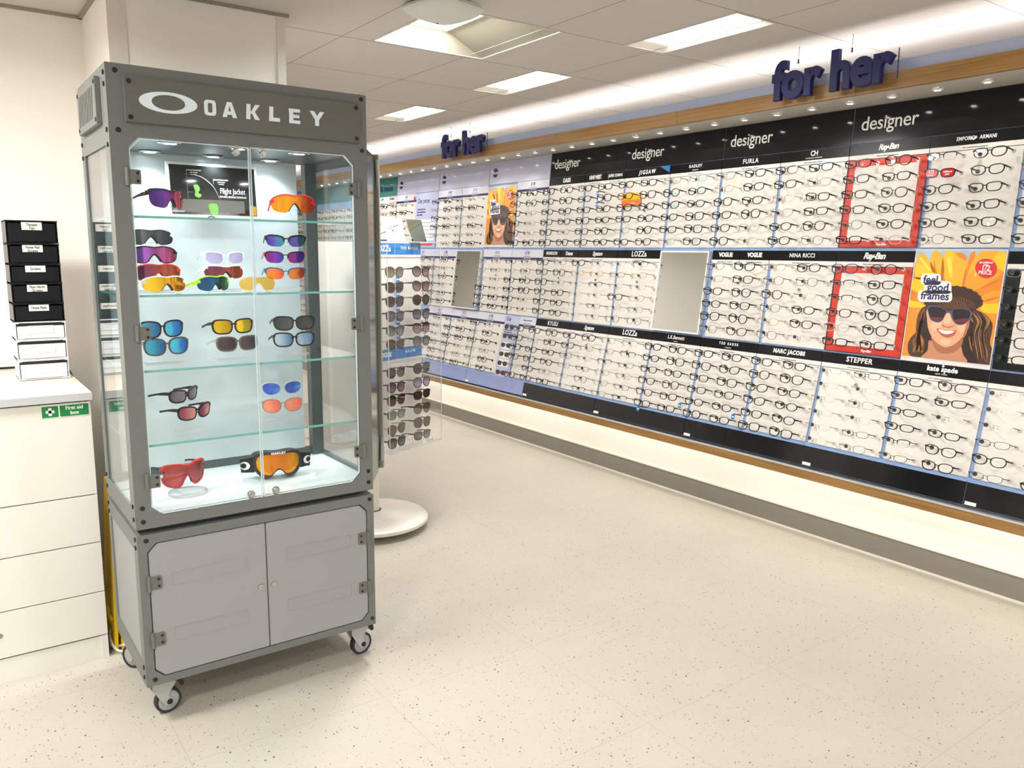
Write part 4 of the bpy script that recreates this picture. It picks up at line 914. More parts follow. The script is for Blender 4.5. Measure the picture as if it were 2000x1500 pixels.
# side door leaf standing slightly open at the right
lf = MB().box(0, .285, 0, .004, .635, 1.79).build('side_leaf', mat('dark_green_glass', srgb(24, 52, 52), .1), cab, T(1.203, 2.515, 0, math.radians(57)))
MB().box(.283, .325, -.010, .014, .625, 1.80).build('leaf_frame', noisy('leaf_aluminium', srgb(136, 134, 126), .35, .02, 20), lf)
MB().prism([(0, .04), (.028, .04), (.028, -.05)], 0, .006).build('bracket', STEEL, lf, frame_m((.25, -.004, 1.74), (1, 0, 0), (0, 0, 1), (0, -1, 0)))
MB().prism([(0, -.04), (.028, -.04), (.028, .05)], 0, .006).build('bracket', STEEL, lf, frame_m((.25, -.004, .70), (1, 0, 0), (0, 0, 1), (0, -1, 0)))
# base cabinet
LB, LT = .132, .614
lb = MB(); lb.box(CX0, CX1, CY0, CY0+.02, .585, LT).box(CX0, CX1, CY0, CY0+.02, LB, .156).box(CX0, .457, CY0, CY0+.02, .156, .585).box(1.171, CX1, CY0, CY0+.02, .156, .585)
for x, sx in ((.457, 1), (1.171, -1)):
    for z, sz in ((.156, 1), (.585, -1)):
        q = MB().prism([(x, z), (x+sx*.026, z), (x, z+sz*.026)], -(CY0+.02), -CY0); q.fn(lambda a, b, c_: (a, -c_, b)); lb.add(q.v, q.f)
for x0, x1 in ((CX0, CX0+.004), (CX1-.004, CX1)): lb.box(x0, x1, CY0+.02, CY1, .560, LT).box(x0, x1, CY0+.02, CY1, LB, .195).box(x0, x1, CY0+.02, CY0+.052, .195, .560).box(x0, x1, CY1-.04, CY1, .195, .560)
lb.box(CX0+.004, CX1-.004, CY0+.02, CY1, LT-.004, LT).box(CX0+.004, CX1-.004, CY0+.02, CY1, LB, LB+.004).box(CX0+.004, CX1-.004, CY1-.005, CY1, LB, LT)
lb.build('base_frame', GREY, cab)
MB().box(CX0+.004, CX0+.007, CY0+.04, CY1-.03, .18, .57).box(CX1-.007, CX1-.004, CY0+.04, CY1-.03, .18, .57).build('side_panels', LGREY, cab)
MB().box(CX0+.05, CX1-.04, CY0+.03, CY1-.01, LT, UB).build('neck', mat('neck_dark', srgb(50, 56, 58), .5), cab)
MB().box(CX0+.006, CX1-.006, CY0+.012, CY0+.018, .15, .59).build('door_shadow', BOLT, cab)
for x0, x1, s in ((.4600, .8115, 1), (.8145, 1.1680, -1)):
    c = .0255; pts = [(x0+(c if s > 0 else 0), .159), (x1-(c if s < 0 else 0), .159)]+([(x1, .159+c), (x1, .582-c)] if s < 0 else [])+[(x1-(c if s < 0 else 0), .582), (x0+(c if s > 0 else 0), .582)]+([(x0, .582-c), (x0, .159+c)] if s > 0 else [])
    d = MB().prism(pts, -.012, .0).build('cabinet_door', LGREY, cab, FRONT(0, CY0-.001, 0), bevel=.0015)
    for z in (.462, .283):
        a0, a1 = (.520, .750) if s > 0 else (.878, 1.108); o1 = rrect(a0, a1, z-.0225, z+.0225, .004, 2); o2 = rrect(a0+.0025, a1-.0025, z-.020, z+.020, .003, 2)
        e = MB().ring(o2, o1, -.0002, .0016); e.build('pressed_panel', LGREY, d)
    for z in (.462, .281):
        hx = .462 if s > 0 else 1.166; o, dd, M = hinge(d, hx, z, s, 0, 'hinge'); o.matrix_basis = Matrix.Translation((hx, z, .0005)); dd.build('hinge_bolts', BOLT, d, o.matrix_basis)
    MB().lathe([(0, .003), (.0035, .003), (.004, .0045), (.0085, .004), (.010, 0)], n=20).build('lock', CHROME, d, Matrix.Translation((.790 if s > 0 else .834, .371, 0)), smooth=True)
def caster(x, y, rot, brake=True):
    c_ = ob('castor', MB().lathe([(0, .132), (.030, .132), (.030, .126), (.022, .118), (0, .116)], n=24).mesh('castor', STEEL, True), cab, T(x, y, 0, rot))
    f = MB()
    for s in (-1, 1):
        q = MB().prism([(-.030, .118), (.030, .118), (.040, .100), (.016, .066), (.026, .040), (.018, .028), (.004, .030), (-.030, .090)], 0, .003); q.fn(lambda a, b, n, s=s: (a, s*.0175+n, b)); f.add(q.v, q.f)
    f.box(-.030, .036, -.0175, .0205, .112, .118)
    f.build('fork', mat('fork_grey', srgb(176, 178, 178), .35, .3), c_)
    w_ = MB().lathe([(0, -.010), (.030, -.010), (.034, -.008), (.034, .008), (.030, .010), (0, .010)], (.018, .0015, .0405), 32, 'y'); w_.build('wheel', mat('wheel_grey', srgb(158, 160, 162), .4), c_, smooth=True)
    MB().lathe([(.033, -.011), (.038, -.012), (.0405, -.009), (.0405, .009), (.038, .012), (.033, .011)], (.018, .0015, .0405), 36, 'y').build('tyre', mat('tyre_rubber', srgb(36, 36, 40), .6), c_, smooth=True)
    MB().lathe([(0, -.021), (.008, -.021), (.009, -.018), (0, -.018)], (.018, 0, .0405), 16, 'y').build('axle_cap', BOLT, c_)
    if brake:
        q = MB().prism([(.030, .120), (.050, .124), (.066, .096), (.068, .078), (.058, .076), (.042, .108)], -.012, .012); q.fn(lambda a, b, n: (a, n, b)); q.build('brake_pedal', BOLT, c_, bevel=.002)
caster(.483, 2.552, math.radians(8)); caster(1.150, 2.552, math.radians(8)); caster(.478, 2.905, math.radians(120), False); caster(1.145, 2.905, math.radians(30), False)
# ------------------------------------------------------------------ sunglasses in the case
def pose(x, y, z, yaw=0, pitch=0, D=.11): return FRONT(x, y, z) @ Matrix.Rotation(math.radians(yaw), 4, 'Y') @ Matrix.Rotation(math.radians(pitch), 4, 'X') @ Matrix.Translation((0, 0, -D))
TOPC = [(-1, .10), (-.93, .55), (-.7, .86), (-.4, 1), (-.12, .92), (0, .88), (.12, .92), (.4, 1), (.7, .86), (.93, .55), (1, .10)]
BOTC = [(-1, -.05), (-.95, -.55), (-.8, -.86), (-.5, -1), (-.32, -.90), (-.16, -.25), (0, .10), (.16, -.25), (.32, -.90), (.5, -1), (.8, -.86), (.95, -.55), (1, -.05)]
def shield(label, M, wd, ht, fm, lm, tm=None, rim='full', D=.11, k=4.6, nose=True, t=.0028, th=.004, icon=True, temple=True, bot=BOTC, top=TOPC, drop=.012, h0=.011):
    p = thing('sunglasses', label, 'sunglasses', M, 'sunglasses in the display cabinet'); tm = tm or fm
    xs = [math.sin(math.pi/2*(i/16)) for i in range(-16, 17)]
    tx, ty = zip(*cr(top, 4, False)); bx, by = zip(*cr(bot, 4, False))
    up = [(wd/2*x, ht/2*float(np.interp(x, tx, ty))) for x in xs]; dn = [(wd/2*x, ht/2*float(np.interp(x, bx, by))) for x in xs]
    bend = lambda x, y, z: (x, y, z-k*x*x-1.2*y*y)
    l = MB(); n = len(xs); l.add([(x, y, D) for x, y in up]+[(x, y, D) for x, y in dn], [(i, n+i, n+i+1, i+1) for i in range(n-1)])
    l.fn(bend).build('lens', lm, p, smooth=True)
    if rim != 'none':
        f = MB(); f.stroke(up, t*1.3, D-th, D+.0012)
        if rim == 'full': f.stroke(dn, t, D-th, D+.0012)
        for s in (-1, 1):
            e = up[-1] if s > 0 else up[0]; f.stroke([(e[0]-s*.010, e[1]+.005), (e[0]+s*.003, e[1]+.002)], h0*.8, D-th-.004, D+.001)
        f.fn(bend).build('front_frame', fm, p, smooth=True)
    if nose and temple:
        nz = MB().stroke([q for q in dn if abs(q[0]) < wd*.17], .0065, D-.012, D-.003); nz.fn(bend).build('nose_pad', BLACK, p)
    if temple:
        for s in (-1, 1):
            e = up[-1]; tp = temples(MB(), s, wd/2+.001, e[1], D, k, .004, h0, h0*.5, drop, flare=.10, z_end=.0, tipdrop=.010).build('temple', tm, p)
            if icon: MB().ring(ell(.0028, .0014, 12), ell(.0045, .0024, 12), 0, .0006).build('emblem', SILM, tp, frame_m((s*(wd/2+.0035), e[1], D-k*(wd/2)**2-.014), (0, 0, -s), (0, 1, 0), (s, 0, 0)))
    return p
def two(label, M, wd, shp, fm, lm, tm=None, style='full', D=.11, k=2.6, t=.003, h0=.010, group='sunglasses in the display cabinet', drop=.010, bridge=.016, h1=.006, flare=.08, lensD=0):
    a, b, pw, ct = shp; a = (wd-bridge-.008)/4
    return specs('sunglasses', label, 'sunglasses', M, group, (a, b, pw, ct), style, fm, tm, lm, t, D, k, h0, h1, drop, .008, .0042, bridge, False, .004, flare=flare, )
L_PUR = lensmat('lens_purple_red', srgb(84, 50, 130), srgb(190, 50, 60)); L_ORR = lensmat('lens_orange_red', srgb(240, 160, 30), srgb(206, 44, 30))
L_GREY = lensmat('lens_grey', srgb(92, 98, 102), srgb(60, 66, 70), metal=.6); L_VIO = lensmat('lens_violet', srgb(150, 90, 200), srgb(206, 84, 120))
L_WINE = lensmat('lens_wine', srgb(118, 52, 84), srgb(214, 96, 46)); L_AMB = lensmat('lens_amber', srgb(250, 205, 40), srgb(244, 120, 20))
L_LIL = lensmat('lens_lilac', srgb(205, 190, 225), srgb(196, 176, 214), trans=.7, metal=.1); L_GRN = lensmat('lens_green', srgb(20, 90, 150), srgb(20, 120, 90)); L_YEL = lensmat('lens_clear_orange', srgb(246, 196, 90), srgb(240, 186, 80), trans=.75, metal=.1)
L_BLG = lensmat('lens_blue_green', srgb(110, 80, 210), srgb(30, 140, 150)); L_PRP = lensmat('lens_deep_purple', srgb(150, 40, 150), srgb(60, 50, 180)); L_FIR = lensmat('lens_fire', srgb(244, 150, 60), srgb(230, 70, 30))
L_ICE = lensmat('lens_ice_blue', srgb(70, 190, 230), srgb(30, 110, 190)); L_GLD = lensmat('lens_gold', srgb(240, 205, 40), srgb(214, 170, 20)); L_SMK = lensmat('lens_smoke', srgb(74, 66, 76), srgb(50, 44, 54), metal=.4)
L_DK = lensmat('lens_dark_grey', srgb(60, 66, 74), srgb(86, 92, 100), metal=.6); L_PALE = lensmat('lens_pale_blue', srgb(170, 200, 225), srgb(70, 130, 180)); L_SAP = lensmat('lens_sapphire', srgb(60, 100, 220), srgb(80, 140, 240))
L_PEA = lensmat('lens_peach', srgb(246, 160, 130), srgb(246, 120, 96), metal=.4); L_PNK = lensmat('lens_pink_grey', srgb(150, 70, 96), srgb(230, 160, 160), metal=.3); L_CLG = lensmat('lens_light_smoke', srgb(120, 104, 118), srgb(170, 160, 170), trans=.3, metal=.3)
L_RED = lensmat('lens_brick', srgb(196, 84, 84), srgb(150, 60, 62), trans=.35, metal=.3)
WHT = mat('frame_white', srgb(236, 238, 240), .25); REDF = mat('frame_red', srgb(196, 24, 30), .3); NEON = mat('frame_neon', srgb(186, 240, 70), .35); BLUF = mat('frame_blue', srgb(20, 78, 128), .3); CLRF = mat('frame_clear', srgb(214, 216, 222), .15, alpha=.5)
SMOKF = mat('frame_smoke', srgb(70, 72, 78), .25, alpha=.85); CAMO = noisy('frame_camo', srgb(96, 92, 78), .3, .6, 120)
flat_top = [(-1, .55), (-.9, .95), (-.4, 1), (0, .82), (.4, 1), (.9, .95), (1, .55)]
shield('black wraparound sunglasses with dark purple-red lens turned sideways, top shelf left', pose(.625, 2.66, 1.604, 34), .140, .056, BLACK, L_PUR, BLACK, 'top', top=flat_top)
shield('orange-red mirrored shield sunglasses with red arms, top shelf right', pose(1.013, 2.66, 1.606, -6), .146, .060, REDF, L_ORR, REDF, 'top')
shield('white-topped shield sunglasses with grey lens, topmost of the left stack', pose(.571, 2.72, 1.490, 2), .142, .050, WHT, L_GREY, WHT, 'top')
shield('black shield sunglasses with purple-pink lens, second of the left stack', pose(.574, 2.70, 1.435, 3), .142, .051, BLACK, L_VIO, BLACK)
shield('red-framed shield sunglasses with wine lens, third of the left stack', pose(.580, 2.68, 1.381, 6), .140, .050, REDF, L_WINE, REDF)
shield('white-framed shield sunglasses with amber mirror lens, bottom of the left stack', pose(.584, 2.60, 1.3485, 14), .136, .047, WHT, L_AMB, WHT, 'top')
SP = (.03, .0185, 3.0, .10)
two('white half-rim sunglasses with clear lilac lenses, top of the middle stack', pose(.790, 2.70, 1.427, 5), .134, SP, WHT, L_LIL, CLRF, 'half')
shield('white-browed sunglasses with wine and orange lens, second of the middle stack', pose(.784, 2.68, 1.381, 8), .130, .042, WHT, L_WINE, WHT, 'top', top=flat_top)
shield('neon green shield sunglasses with green mirror lens, bottom of the middle stack', pose(.730, 2.60, 1.3485, 26), .126, .046, NEON, L_GRN, NEON, 'top')
shield('loose clear orange replacement lens without arms, standing on the second shelf', pose(.868, 2.62, 1.3450, 0), .116, .044, WHT, L_YEL, None, 'none', temple=False)
two('black half-rim sunglasses with blue-green lenses, top of the right stack', pose(1.002, 2.72, 1.484, -10), .138, SP, BLACK, L_BLG, BLACK, 'half', t=.0042)
two('black half-rim sunglasses with deep purple lenses and red sleeve, second of the right stack', pose(.990, 2.70, 1.429, -8), .138, SP, BLACK, L_PRP, REDF, 'half')
two('blue half-rim sunglasses with fiery orange lenses, bottom of the right stack', pose(.982, 2.68, 1.375, -8), .138, SP, BLUF, L_FIR, BLUF, 'half')
SQ1 = (.03, .0225, 2.8, .06)
two('black sunglasses with ice-blue mirror lenses, upper left pair on the third shelf', pose(.571, 2.64, 1.209, 14), .138, SQ1, BLACK, L_ICE, BLACK, k=1.6, t=.0046)
two('smoke-grey sunglasses with ice-blue mirror lenses, lower left pair on the third shelf', pose(.578, 2.62, 1.157, 12), .138, SQ1, SMOKF, L_ICE, BLUF, k=1.6, t=.0046)
SQ2 = (.03, .0200, 3.2, .05)
two('black sunglasses with gold mirror lenses, upper middle pair on the third shelf', pose(.788, 2.64, 1.208, 10), .138, SQ2, BLACK, L_GLD, BLACK, k=1.6, t=.0046)
two('camouflage-grey sunglasses with smoke lenses, lower middle pair on the third shelf', pose(.794, 2.62, 1.154, 8), .138, SQ2, CAMO, L_SMK, CRYST, k=1.6, t=.0046)
two('black sunglasses with dark grey lenses, upper right pair on the third shelf', pose(.992, 2.64, 1.210, -6), .138, SQ2, BLACK, L_DK, BLACK, k=1.6, t=.0046)
two('black sunglasses with pale blue mirror lenses, lower right pair on the third shelf', pose(.982, 2.62, 1.157, -4), .138, SQ2, BLACK, L_PALE, BLACK, k=1.6, t=.0046)
SL = (.03, .0175, 3.0, .10)
two('black sunglasses with smoke lenses turned sideways, upper left pair on the fourth shelf', pose(.638, 2.66, .994, 40, 4), .138, SL, BLACK, L_CLG, BLACK, k=3, t=.0042)
two('dark sunglasses with pink-red lenses turned sideways, lower left pair on the fourth shelf', pose(.662, 2.64, .940, 32, 4), .138, (.03, .019, 3.0, .10), BLACK, L_PNK, BLACK, k=3, t=.0042)
two('clear-framed sunglasses with sapphire blue lenses, upper right pair on the fourth shelf', pose(.948, 2.66, .988, -4), .138, (.03, .020, 2.4, .08), CLRF, L_SAP, CLRF, k=1.6)
two('brown-browed clear sunglasses with peach-pink lenses, lower right pair on the fourth shelf', pose(.941, 2.64, .932, -4), .138, (.03, .021, 2.4, .08), mat('frame_rosy', srgb(168, 128, 116), .3, alpha=.8), L_PEA, CLRF, k=1.6)
shield('red-framed wide shield sunglasses with brick lens on a round clear stand, case floor left', pose(.622, 2.64, .738, 20, 6), .146, .074, REDF, L_RED, BLACK, top=flat_top, t=.0045, th=.008, drop=.004)
# clear stands
def stand(label, x, y, zb, bars, round_=False, w_=.020):
    p = thing('acrylic_stand', label, 'display stand', T(x, y, zb), 'clear stands in the display cabinet')
    zt = max(bars)-zb if bars else .03
    m_ = MB()
    if round_: m_.lathe([(0, 0), (.060, 0), (.060, .006), (.052, .008), (0, .008)], n=36)
    else: m_.box(-.055, .055, -.03, .06, 0, .004)
    m_.build('base', ACRYL, p, smooth=round_)
    MB().box(-w_/2, w_/2, .035, .040, .004, zt+.004).build('post', ACRYL, p)
    e = MB().ring(ell(.058, .058, 36), ell(.0602, .0602, 36), .001, .0075) if round_ else MB().box(-.055, .055, -.031, -.030, 0, .004)
    e.build('base_edge', ACEDGE, p)
    for b in bars: MB().box(-.030, .030, .0, .036, b-zb-.001, b-zb+.002).box(-.004, .004, -.012, .0, b-zb-.001, b-zb+.006).build('arm', ACRYL, p)
stand('clear stand under the sideways black sunglasses, top shelf left', .640, 2.69, 1.547, [1.570]); stand('clear stand under the orange-red shield sunglasses, top shelf right', 1.013, 2.69, 1.547, [1.585], False, .026)
stand('clear stand holding the left stack of shield sunglasses', .575, 2.74, 1.3225, [1.362, 1.416, 1.472]); stand('clear stand holding the middle stack of sunglasses', .785, 2.74, 1.3225, [1.362, 1.408])
stand('clear stand holding the right stack of half-rim sunglasses', .995, 2.745, 1.3225, [1.358, 1.412, 1.466]); stand('clear stand under the ice-blue pairs', .575, 2.68, 1.102, [1.145, 1.195]); stand('clear stand under the gold and smoke pairs', .79, 2.68, 1.102, [1.142, 1.195])
stand('clear stand under the dark grey and pale blue pairs', .987, 2.68, 1.102, [1.145, 1.195]); stand('clear stand under the sideways pairs on the fourth shelf', .65, 2.70, .879, [.908, .966]); stand('clear stand under the blue and peach pairs on the fourth shelf', .945, 2.70, .879, [.918, .975])
stand('round clear stand under the red-framed sunglasses on the case floor', .622, 2.66, .672, [.698], True)
# goggles
g = thing('ski_goggles', 'black snow goggles with orange lens and white-marked strap, on the case floor', 'goggles', FRONT(.925, 2.66, .676) @ Matrix.Rotation(math.radians(-8), 4, 'Y') @ Matrix.Rotation(math.radians(-3), 4, 'X'))
GO = cr([(0, .090), (.045, .092), (.075, .084), (.084, .060), (.080, .034), (.062, .010), (.040, .002), (.026, .006), (.012, .022), (0, .028), (-.012, .022), (-.026, .006), (-.040, .002), (-.062, .010), (-.080, .034), (-.084, .060), (-.075, .084), (-.045, .092)], 4)
GI = [(x*.87, .048+(y-.048)*.80+.0) for x, y in GO]
bend = lambda x, y, z: (x, y, z-3.4*x*x)
gf = MB().ring(GI, GO, -.030, .004); gf.fn(bend).build('frame', mat('goggle_black', (.012, .012, .013), .45), g, smooth=True)
xs = np.linspace(-.0715, .0715, 29); n = len(xs); upy = []; dny = []
for x in xs:
    ys = [];
    for i in range(len(GI)):
        a, b = GI[i-1], GI[i]
        if (a[0]-x)*(b[0]-x) <= 0 and abs(a[0]-b[0]) > 1e-9: ys.append(a[1]+(b[1]-a[1])*(x-a[0])/(b[0]-a[0]))
    upy.append(max(ys) if ys else .055); dny.append(min(ys) if ys else .05)
gl = MB().add([(x, y, .001) for x, y in zip(xs, upy)]+[(x, y, .001) for x, y in zip(xs, dny)], [(i, n+i, n+i+1, i+1) for i in range(n-1)])
gl.fn(bend).build('lens', lensmat('goggle_lens', srgb(250, 176, 20), srgb(226, 128, 10), axis=2, metal=.5), g, smooth=True)
foam = MB().ring([(x*.8, .048+(y-.048)*.7) for x, y in GO], [(x*.97, .048+(y-.048)*.96) for x, y in GO], -.055, -.03); foam.fn(bend).build('foam', BLACK, g)
text('OAKLEY', .0095, INK, g, .0, .0865, .0052, offset=.0006, sx=1.3, spacing=1.1)
for s in (-1, 1):
    st_ = MB().add([(s*.078, .024, -.018), (s*.078, .078, -.018), (s*.122, .068, -.045), (s*.118, .022, -.045), (s*.078, .024, -.022), (s*.078, .078, -.022), (s*.122, .068, -.049), (s*.118, .022, -.049)],
                   [(0, 1, 2, 3), (7, 6, 5, 4), (0, 4, 5, 1), (1, 5, 6, 2), (2, 6, 7, 3), (3, 7, 4, 0)]).build('strap', BLACK, g)
    em = MB(); oe = [(s*(.107+x), .047+y, 0) for x, y in ell(.0155, .014, 24)]; ie = [(s*(.111+x), .047+y, 0) for x, y in ell(.009, .0095, 24)]
    fz = lambda x: -.018-(abs(x)-.078)*.62+.0012
    V = [(min(max(x, -.1195), .1195), y, fz(min(abs(x), .1195))) for x, y, z in ie]+[(min(max(x, -.1195), .1195), y, fz(min(abs(x), .1195))) for x, y, z in oe]; em.add(V, [(i, 24+i, 24+(i+1) % 24, (i+1) % 24) for i in range(24)])
    em.build('emblem', INK, st_)
# card on the top shelf
p = thing('display_card', 'dark printed show card with a white edge standing on the top shelf', 'card', FRONT(.662, 2.865, 1.5475) @ Matrix.Rotation(math.radians(-6), 4, 'X'))
MB().box(0, .300, 0, .192, -.004, 0).build('card', mat('card_white', srgb(236, 238, 238), .3), p)
MB().box(.010, .292, .022, .184, 0, .001).build('dark_print', mat('card_dark', srgb(28, 30, 30), .12, coat=.8), p)
m_ = MB(); m_.box(.012, .250, .030, .072, .001, .0014); m_.build('grey_band', mat('card_grey', srgb(112, 112, 104), .3), p)
arc = cr([(.055, .155), (.110, .148), (.150, .115), (.168, .070)], 6, False); MB().stroke(arc, [.0006+.002*math.sin(math.pi*i/(len(arc)-1)) for i in range(len(arc))], .0014, .0018).box(.0635, .0645, .075, .168, .0014, .0018).box(.0645, .082, .095, .096, .0014, .0018).box(.150, .151, .125, .143, .0014, .0018).build('diagram', mat('card_line', srgb(150, 152, 150), .4), p)
gp = pm('card_green', (132, 196, 92)); MB().prism(cr([(.084, .118), (.098, .120), (.104, .106), (.098, .094), (.108, .088), (.100, .078), (.086, .084), (.088, .098)]), .0014, .002).prism(cr([(.128, .052), (.138, .060), (.156, .058), (.160, .044), (.156, .026), (.136, .024)]), .0014, .002).build('green_figure', gp, p)
MB().box(.270, .290, .024, .056, .001, .0016).build('yellow_patch', pm('card_yellow', (206, 158, 20)), p)
text('Flight Jacket', .026, INK, p, .213, .103, .0016, sx=.68, offset=.0002, res=6); text('FEATURING ADVANCER TECHNOLOGY', .0075, INK, p, .213, .084, .0016, sx=.68, offset=.0003)
for x, y in ((.088, .168), (.176, .140)):
    for i, s_ in enumerate(('ADVANCER TECHNOLOGY', 'opens the space', 'for air flow')): text(s_, .0055, INK, p, x, y-i*.007, .0016, sx=.7, align='CENTER')
MB().ring(ell(.009, .005, 20, .135, .010), ell(.013, .008, 20, .135, .010), 0, .001).build('emblem', DARKINK, p)
p = thing('security_puck', 'small round white puck lying on the case floor right of the goggles', 'puck', T(1.040, 2.645, .671)); MB().lathe([(0, .007), (.012, .007), (.0145, .004), (.0145, 0)], n=24).build('puck', WHITE, p, smooth=True)
# ------------------------------------------------------------------ rotating sunglasses stand
PX, PY = 1.815, 3.775
st = thing('sunglasses_stand', 'clear acrylic sunglasses tower on a white pole and round white base', 'display stand', T(PX, PY, 0))
MB().lathe([(.030, .098), (.045, .096), (.060, .088), (.080, .082), (.24, .078), (.275, .072), (.288, .058), (.286, .042), (.27, .034), (0, .034)], n=64).build('base', noisy('base_white', srgb(226, 222, 214), .3, .03, 18), st, smooth=True)
for a in range(4): MB().lathe([(0, .034), (.014, .034), (.014, .004), (.010, 0), (0, 0)], (.2*math.cos(a*1.57+.9), .2*math.sin(a*1.57+.9), 0), 16).build('foot', BLACK, st)
MB().lathe([(.031, .06), (.031, 1.52), (0, 1.52)], n=24).build('pole', mat('pole_white', srgb(222, 216, 204), .35), st, smooth=True)
MB().lathe([(.032, .099), (.042, .0985)], n=24).build('pole_hole', BOLT, st)
su, sn = Vector((.927, .375, 0)), Vector((.375, -.927, 0))
def face(sgn):
    o = Vector((0, 0, 0))+(-su*.205+sn*.30 if sgn > 0 else su*.205-sn*.30); return frame_m(o, su*sgn, (0, 0, 1), sn*sgn)
Fm = face(1); Wm = T(PX, PY, 0) @ Fm
SHH = .48; STT = 1.502
for sgn in (1, -1):
    M = face(sgn); c_ = MB().box(0, .41, SHH, STT, -.004, 0).box(0, .004, SHH, STT, -.17, -.004).box(.406, .41, SHH, STT, -.17, -.004).box(.004, .406, SHH, SHH+.004, -.29, -.004).box(.004, .406, STT-.004, STT, -.29, -.004)
    c_.build('acrylic_cover', ACRYL, st, M)
    MB().box(-.001, .003, SHH, STT, -.001, .001).box(.407, .411, SHH, STT, -.001, .001).box(0, .41, SHH-.001, SHH+.003, -.001, .0015).box(0, .41, STT-.003, STT, -.001, .0015).build('cover_edge', ACEDGE, st, M)
    b_ = MB().box(.004, .40, SHH+.02, STT-.004, -.128, -.122).build('back_board', PANELW, st, M)
    for zt, nm in ((1.494, ('LOZZa', 'TED BAKER')), (.974, ('VOGUE', 'RALPH'))):
        h_ = MB().box(.006, .398, zt-.056, zt, -.122, -.119).build('header_strip', BLUEP, b_); MB().box(.006, .398, zt-.068, zt-.056, -.122, -.119).box(.197, .198, zt-.056, zt, -.119, -.1188).build('header_foot', PANELW, h_)
        text(nm[0], .040 if zt > 1.2 else .032, INK, h_, .11, zt-.028, -.1185, offset=.0008, sx=.9); text(nm[1], .020, INK, h_, .305, zt-.024, -.1185, offset=.0004, spacing=1.4)
MB().tube([(.0, STT+.003, -.12), (.0, STT+.003, .0)], .003, 6).build('top_rod', BLACK, st, Fm)
# sunglasses on it
S1 = [('brown', 'full'), ('dark brown', 'full')]
SB = mat('sun_black', (.015, .014, .014), .25); SBR = mat('sun_brown', srgb(52, 34, 26), .25)
def sl(nm, c1, c2, tr=.25): return lensmat('sun_'+nm, srgb(*c1), srgb(*c2), trans=tr, axis=1, metal=.05, rough=.08)
LN = {'brown': sl('brown', (150, 124, 104), (88, 66, 54)), 'grey': sl('grey', (120, 118, 122), (64, 62, 68)), 'plum': sl('plum', (150, 122, 126), (80, 56, 64)), 'olive': sl('olive', (140, 134, 112), (90, 80, 60)), 'mauve': sl('mauve', (176, 160, 196), (96, 86, 110)), 'green': sl('green', (104, 110, 104), (60, 66, 62)), 'dark': sl('dark', (84, 62, 56), (36, 24, 24), .1)}
ROWS = [(1.356, 'olive', 'plum', 'soft', 'round'), (1.284, 'brown', 'plum', 'cat', 'cat'), (1.216, 'brown', 'brown', 'soft', 'round'), (1.146, 'grey', 'grey', 'soft', 'cat'), (1.076, 'grey', 'plum', 'round', 'cat'), (1.010, 'brown', 'grey', 'soft', 'round'),
        (.873, 'brown', 'brown', 'soft', 'round'), (.801, 'plum', 'mauve', 'round', 'round'), (.737, 'dark', 'brown', 'soft', 'rect'), (.665, 'green', 'dark', 'rect', 'round'), (.592, 'brown', 'brown', 'round', 'square'), (.526, 'grey', 'grey', 'square', 'rect')]
SHS = dict(rect=(.03, .020, 3.0, .03), soft=(.03, .0235, 2.5, .06), round=(.03, .0245, 2.1, .02), cat=(.03, .0235, 2.4, .14), square=(.03, .0235, 3.0, .05))
NM = {'olive': 'olive-brown', 'plum': 'plum', 'brown': 'brown', 'grey': 'grey', 'mauve': 'pale mauve', 'dark': 'very dark brown', 'green': 'grey-green'}
for i, (z, l1, l2, s1, s2) in enumerate(ROWS):
    blk_ = 'upper' if i < 6 else 'lower'
    for f, (ln, sh) in enumerate(((l1, s1), (l2, s2))):
        M = Wm @ Matrix.Translation((.082 if f == 0 else .282, z+.012*(i % 2)*0, -.020)) @ Matrix.Translation((0, 0, -.105)) @ Matrix.Rotation(random.uniform(-.04, .04), 4, 'Z')
        two(f"sunglasses with {NM[ln]} lenses on the acrylic tower, {blk_} block, {ORD[i % 6]} row, {'left' if f == 0 else 'right'}", M, .132, SHS[sh], SB if (i+f) % 3 else SBR, LN[ln], SB if (i*2+f) % 5 else GOLDM, D=.105, k=1.3, t=.0026, h0=.008, h1=.005, group='sunglasses on the acrylic tower', flare=.03, drop=.004)
for i, z in enumerate((1.318, 1.247, 1.178, 1.110, 1.040, .985)):
    p = thing('new_tag', f'bright blue new tag on the acrylic tower, {ORD[i]} from the top', 'tag', Wm @ Matrix.Translation((.19, z, -.098)), 'blue tags on the acrylic tower'); MB().box(-.013, .013, -.018, .018, 0, .001).build('card', BLUEP, p); text('new', .013, INK, p, 0, 0, .0013, offset=.0006)
    MB().box(-.001, .001, .016, .030, -.020, .001).build('clip', ACEDGE, p)
for i, (a, z, r_) in enumerate(((.355, 1.335, .6), (.322, 1.238, .3), (.34, 1.09, .1))):
    p = thing('swing_tag', f'dark square green-edged swing tag on the acrylic tower, {ORD[i]} from the top', 'tag', Wm @ Matrix.Translation((a, z, -.045)) @ Matrix.Rotation(r_, 4, 'Z') @ Matrix.Rotation(.7, 4, 'Y'), 'dark swing tags on the acrylic tower')
    MB().box(-.025, .025, -.026, .026, 0, .003).build('card', SB if 0 else BOLT, p); MB().box(.025, .027, -.026, .026, 0, .003).build('green_edge', mat('tag_green', srgb(120, 170, 40), .4), p)
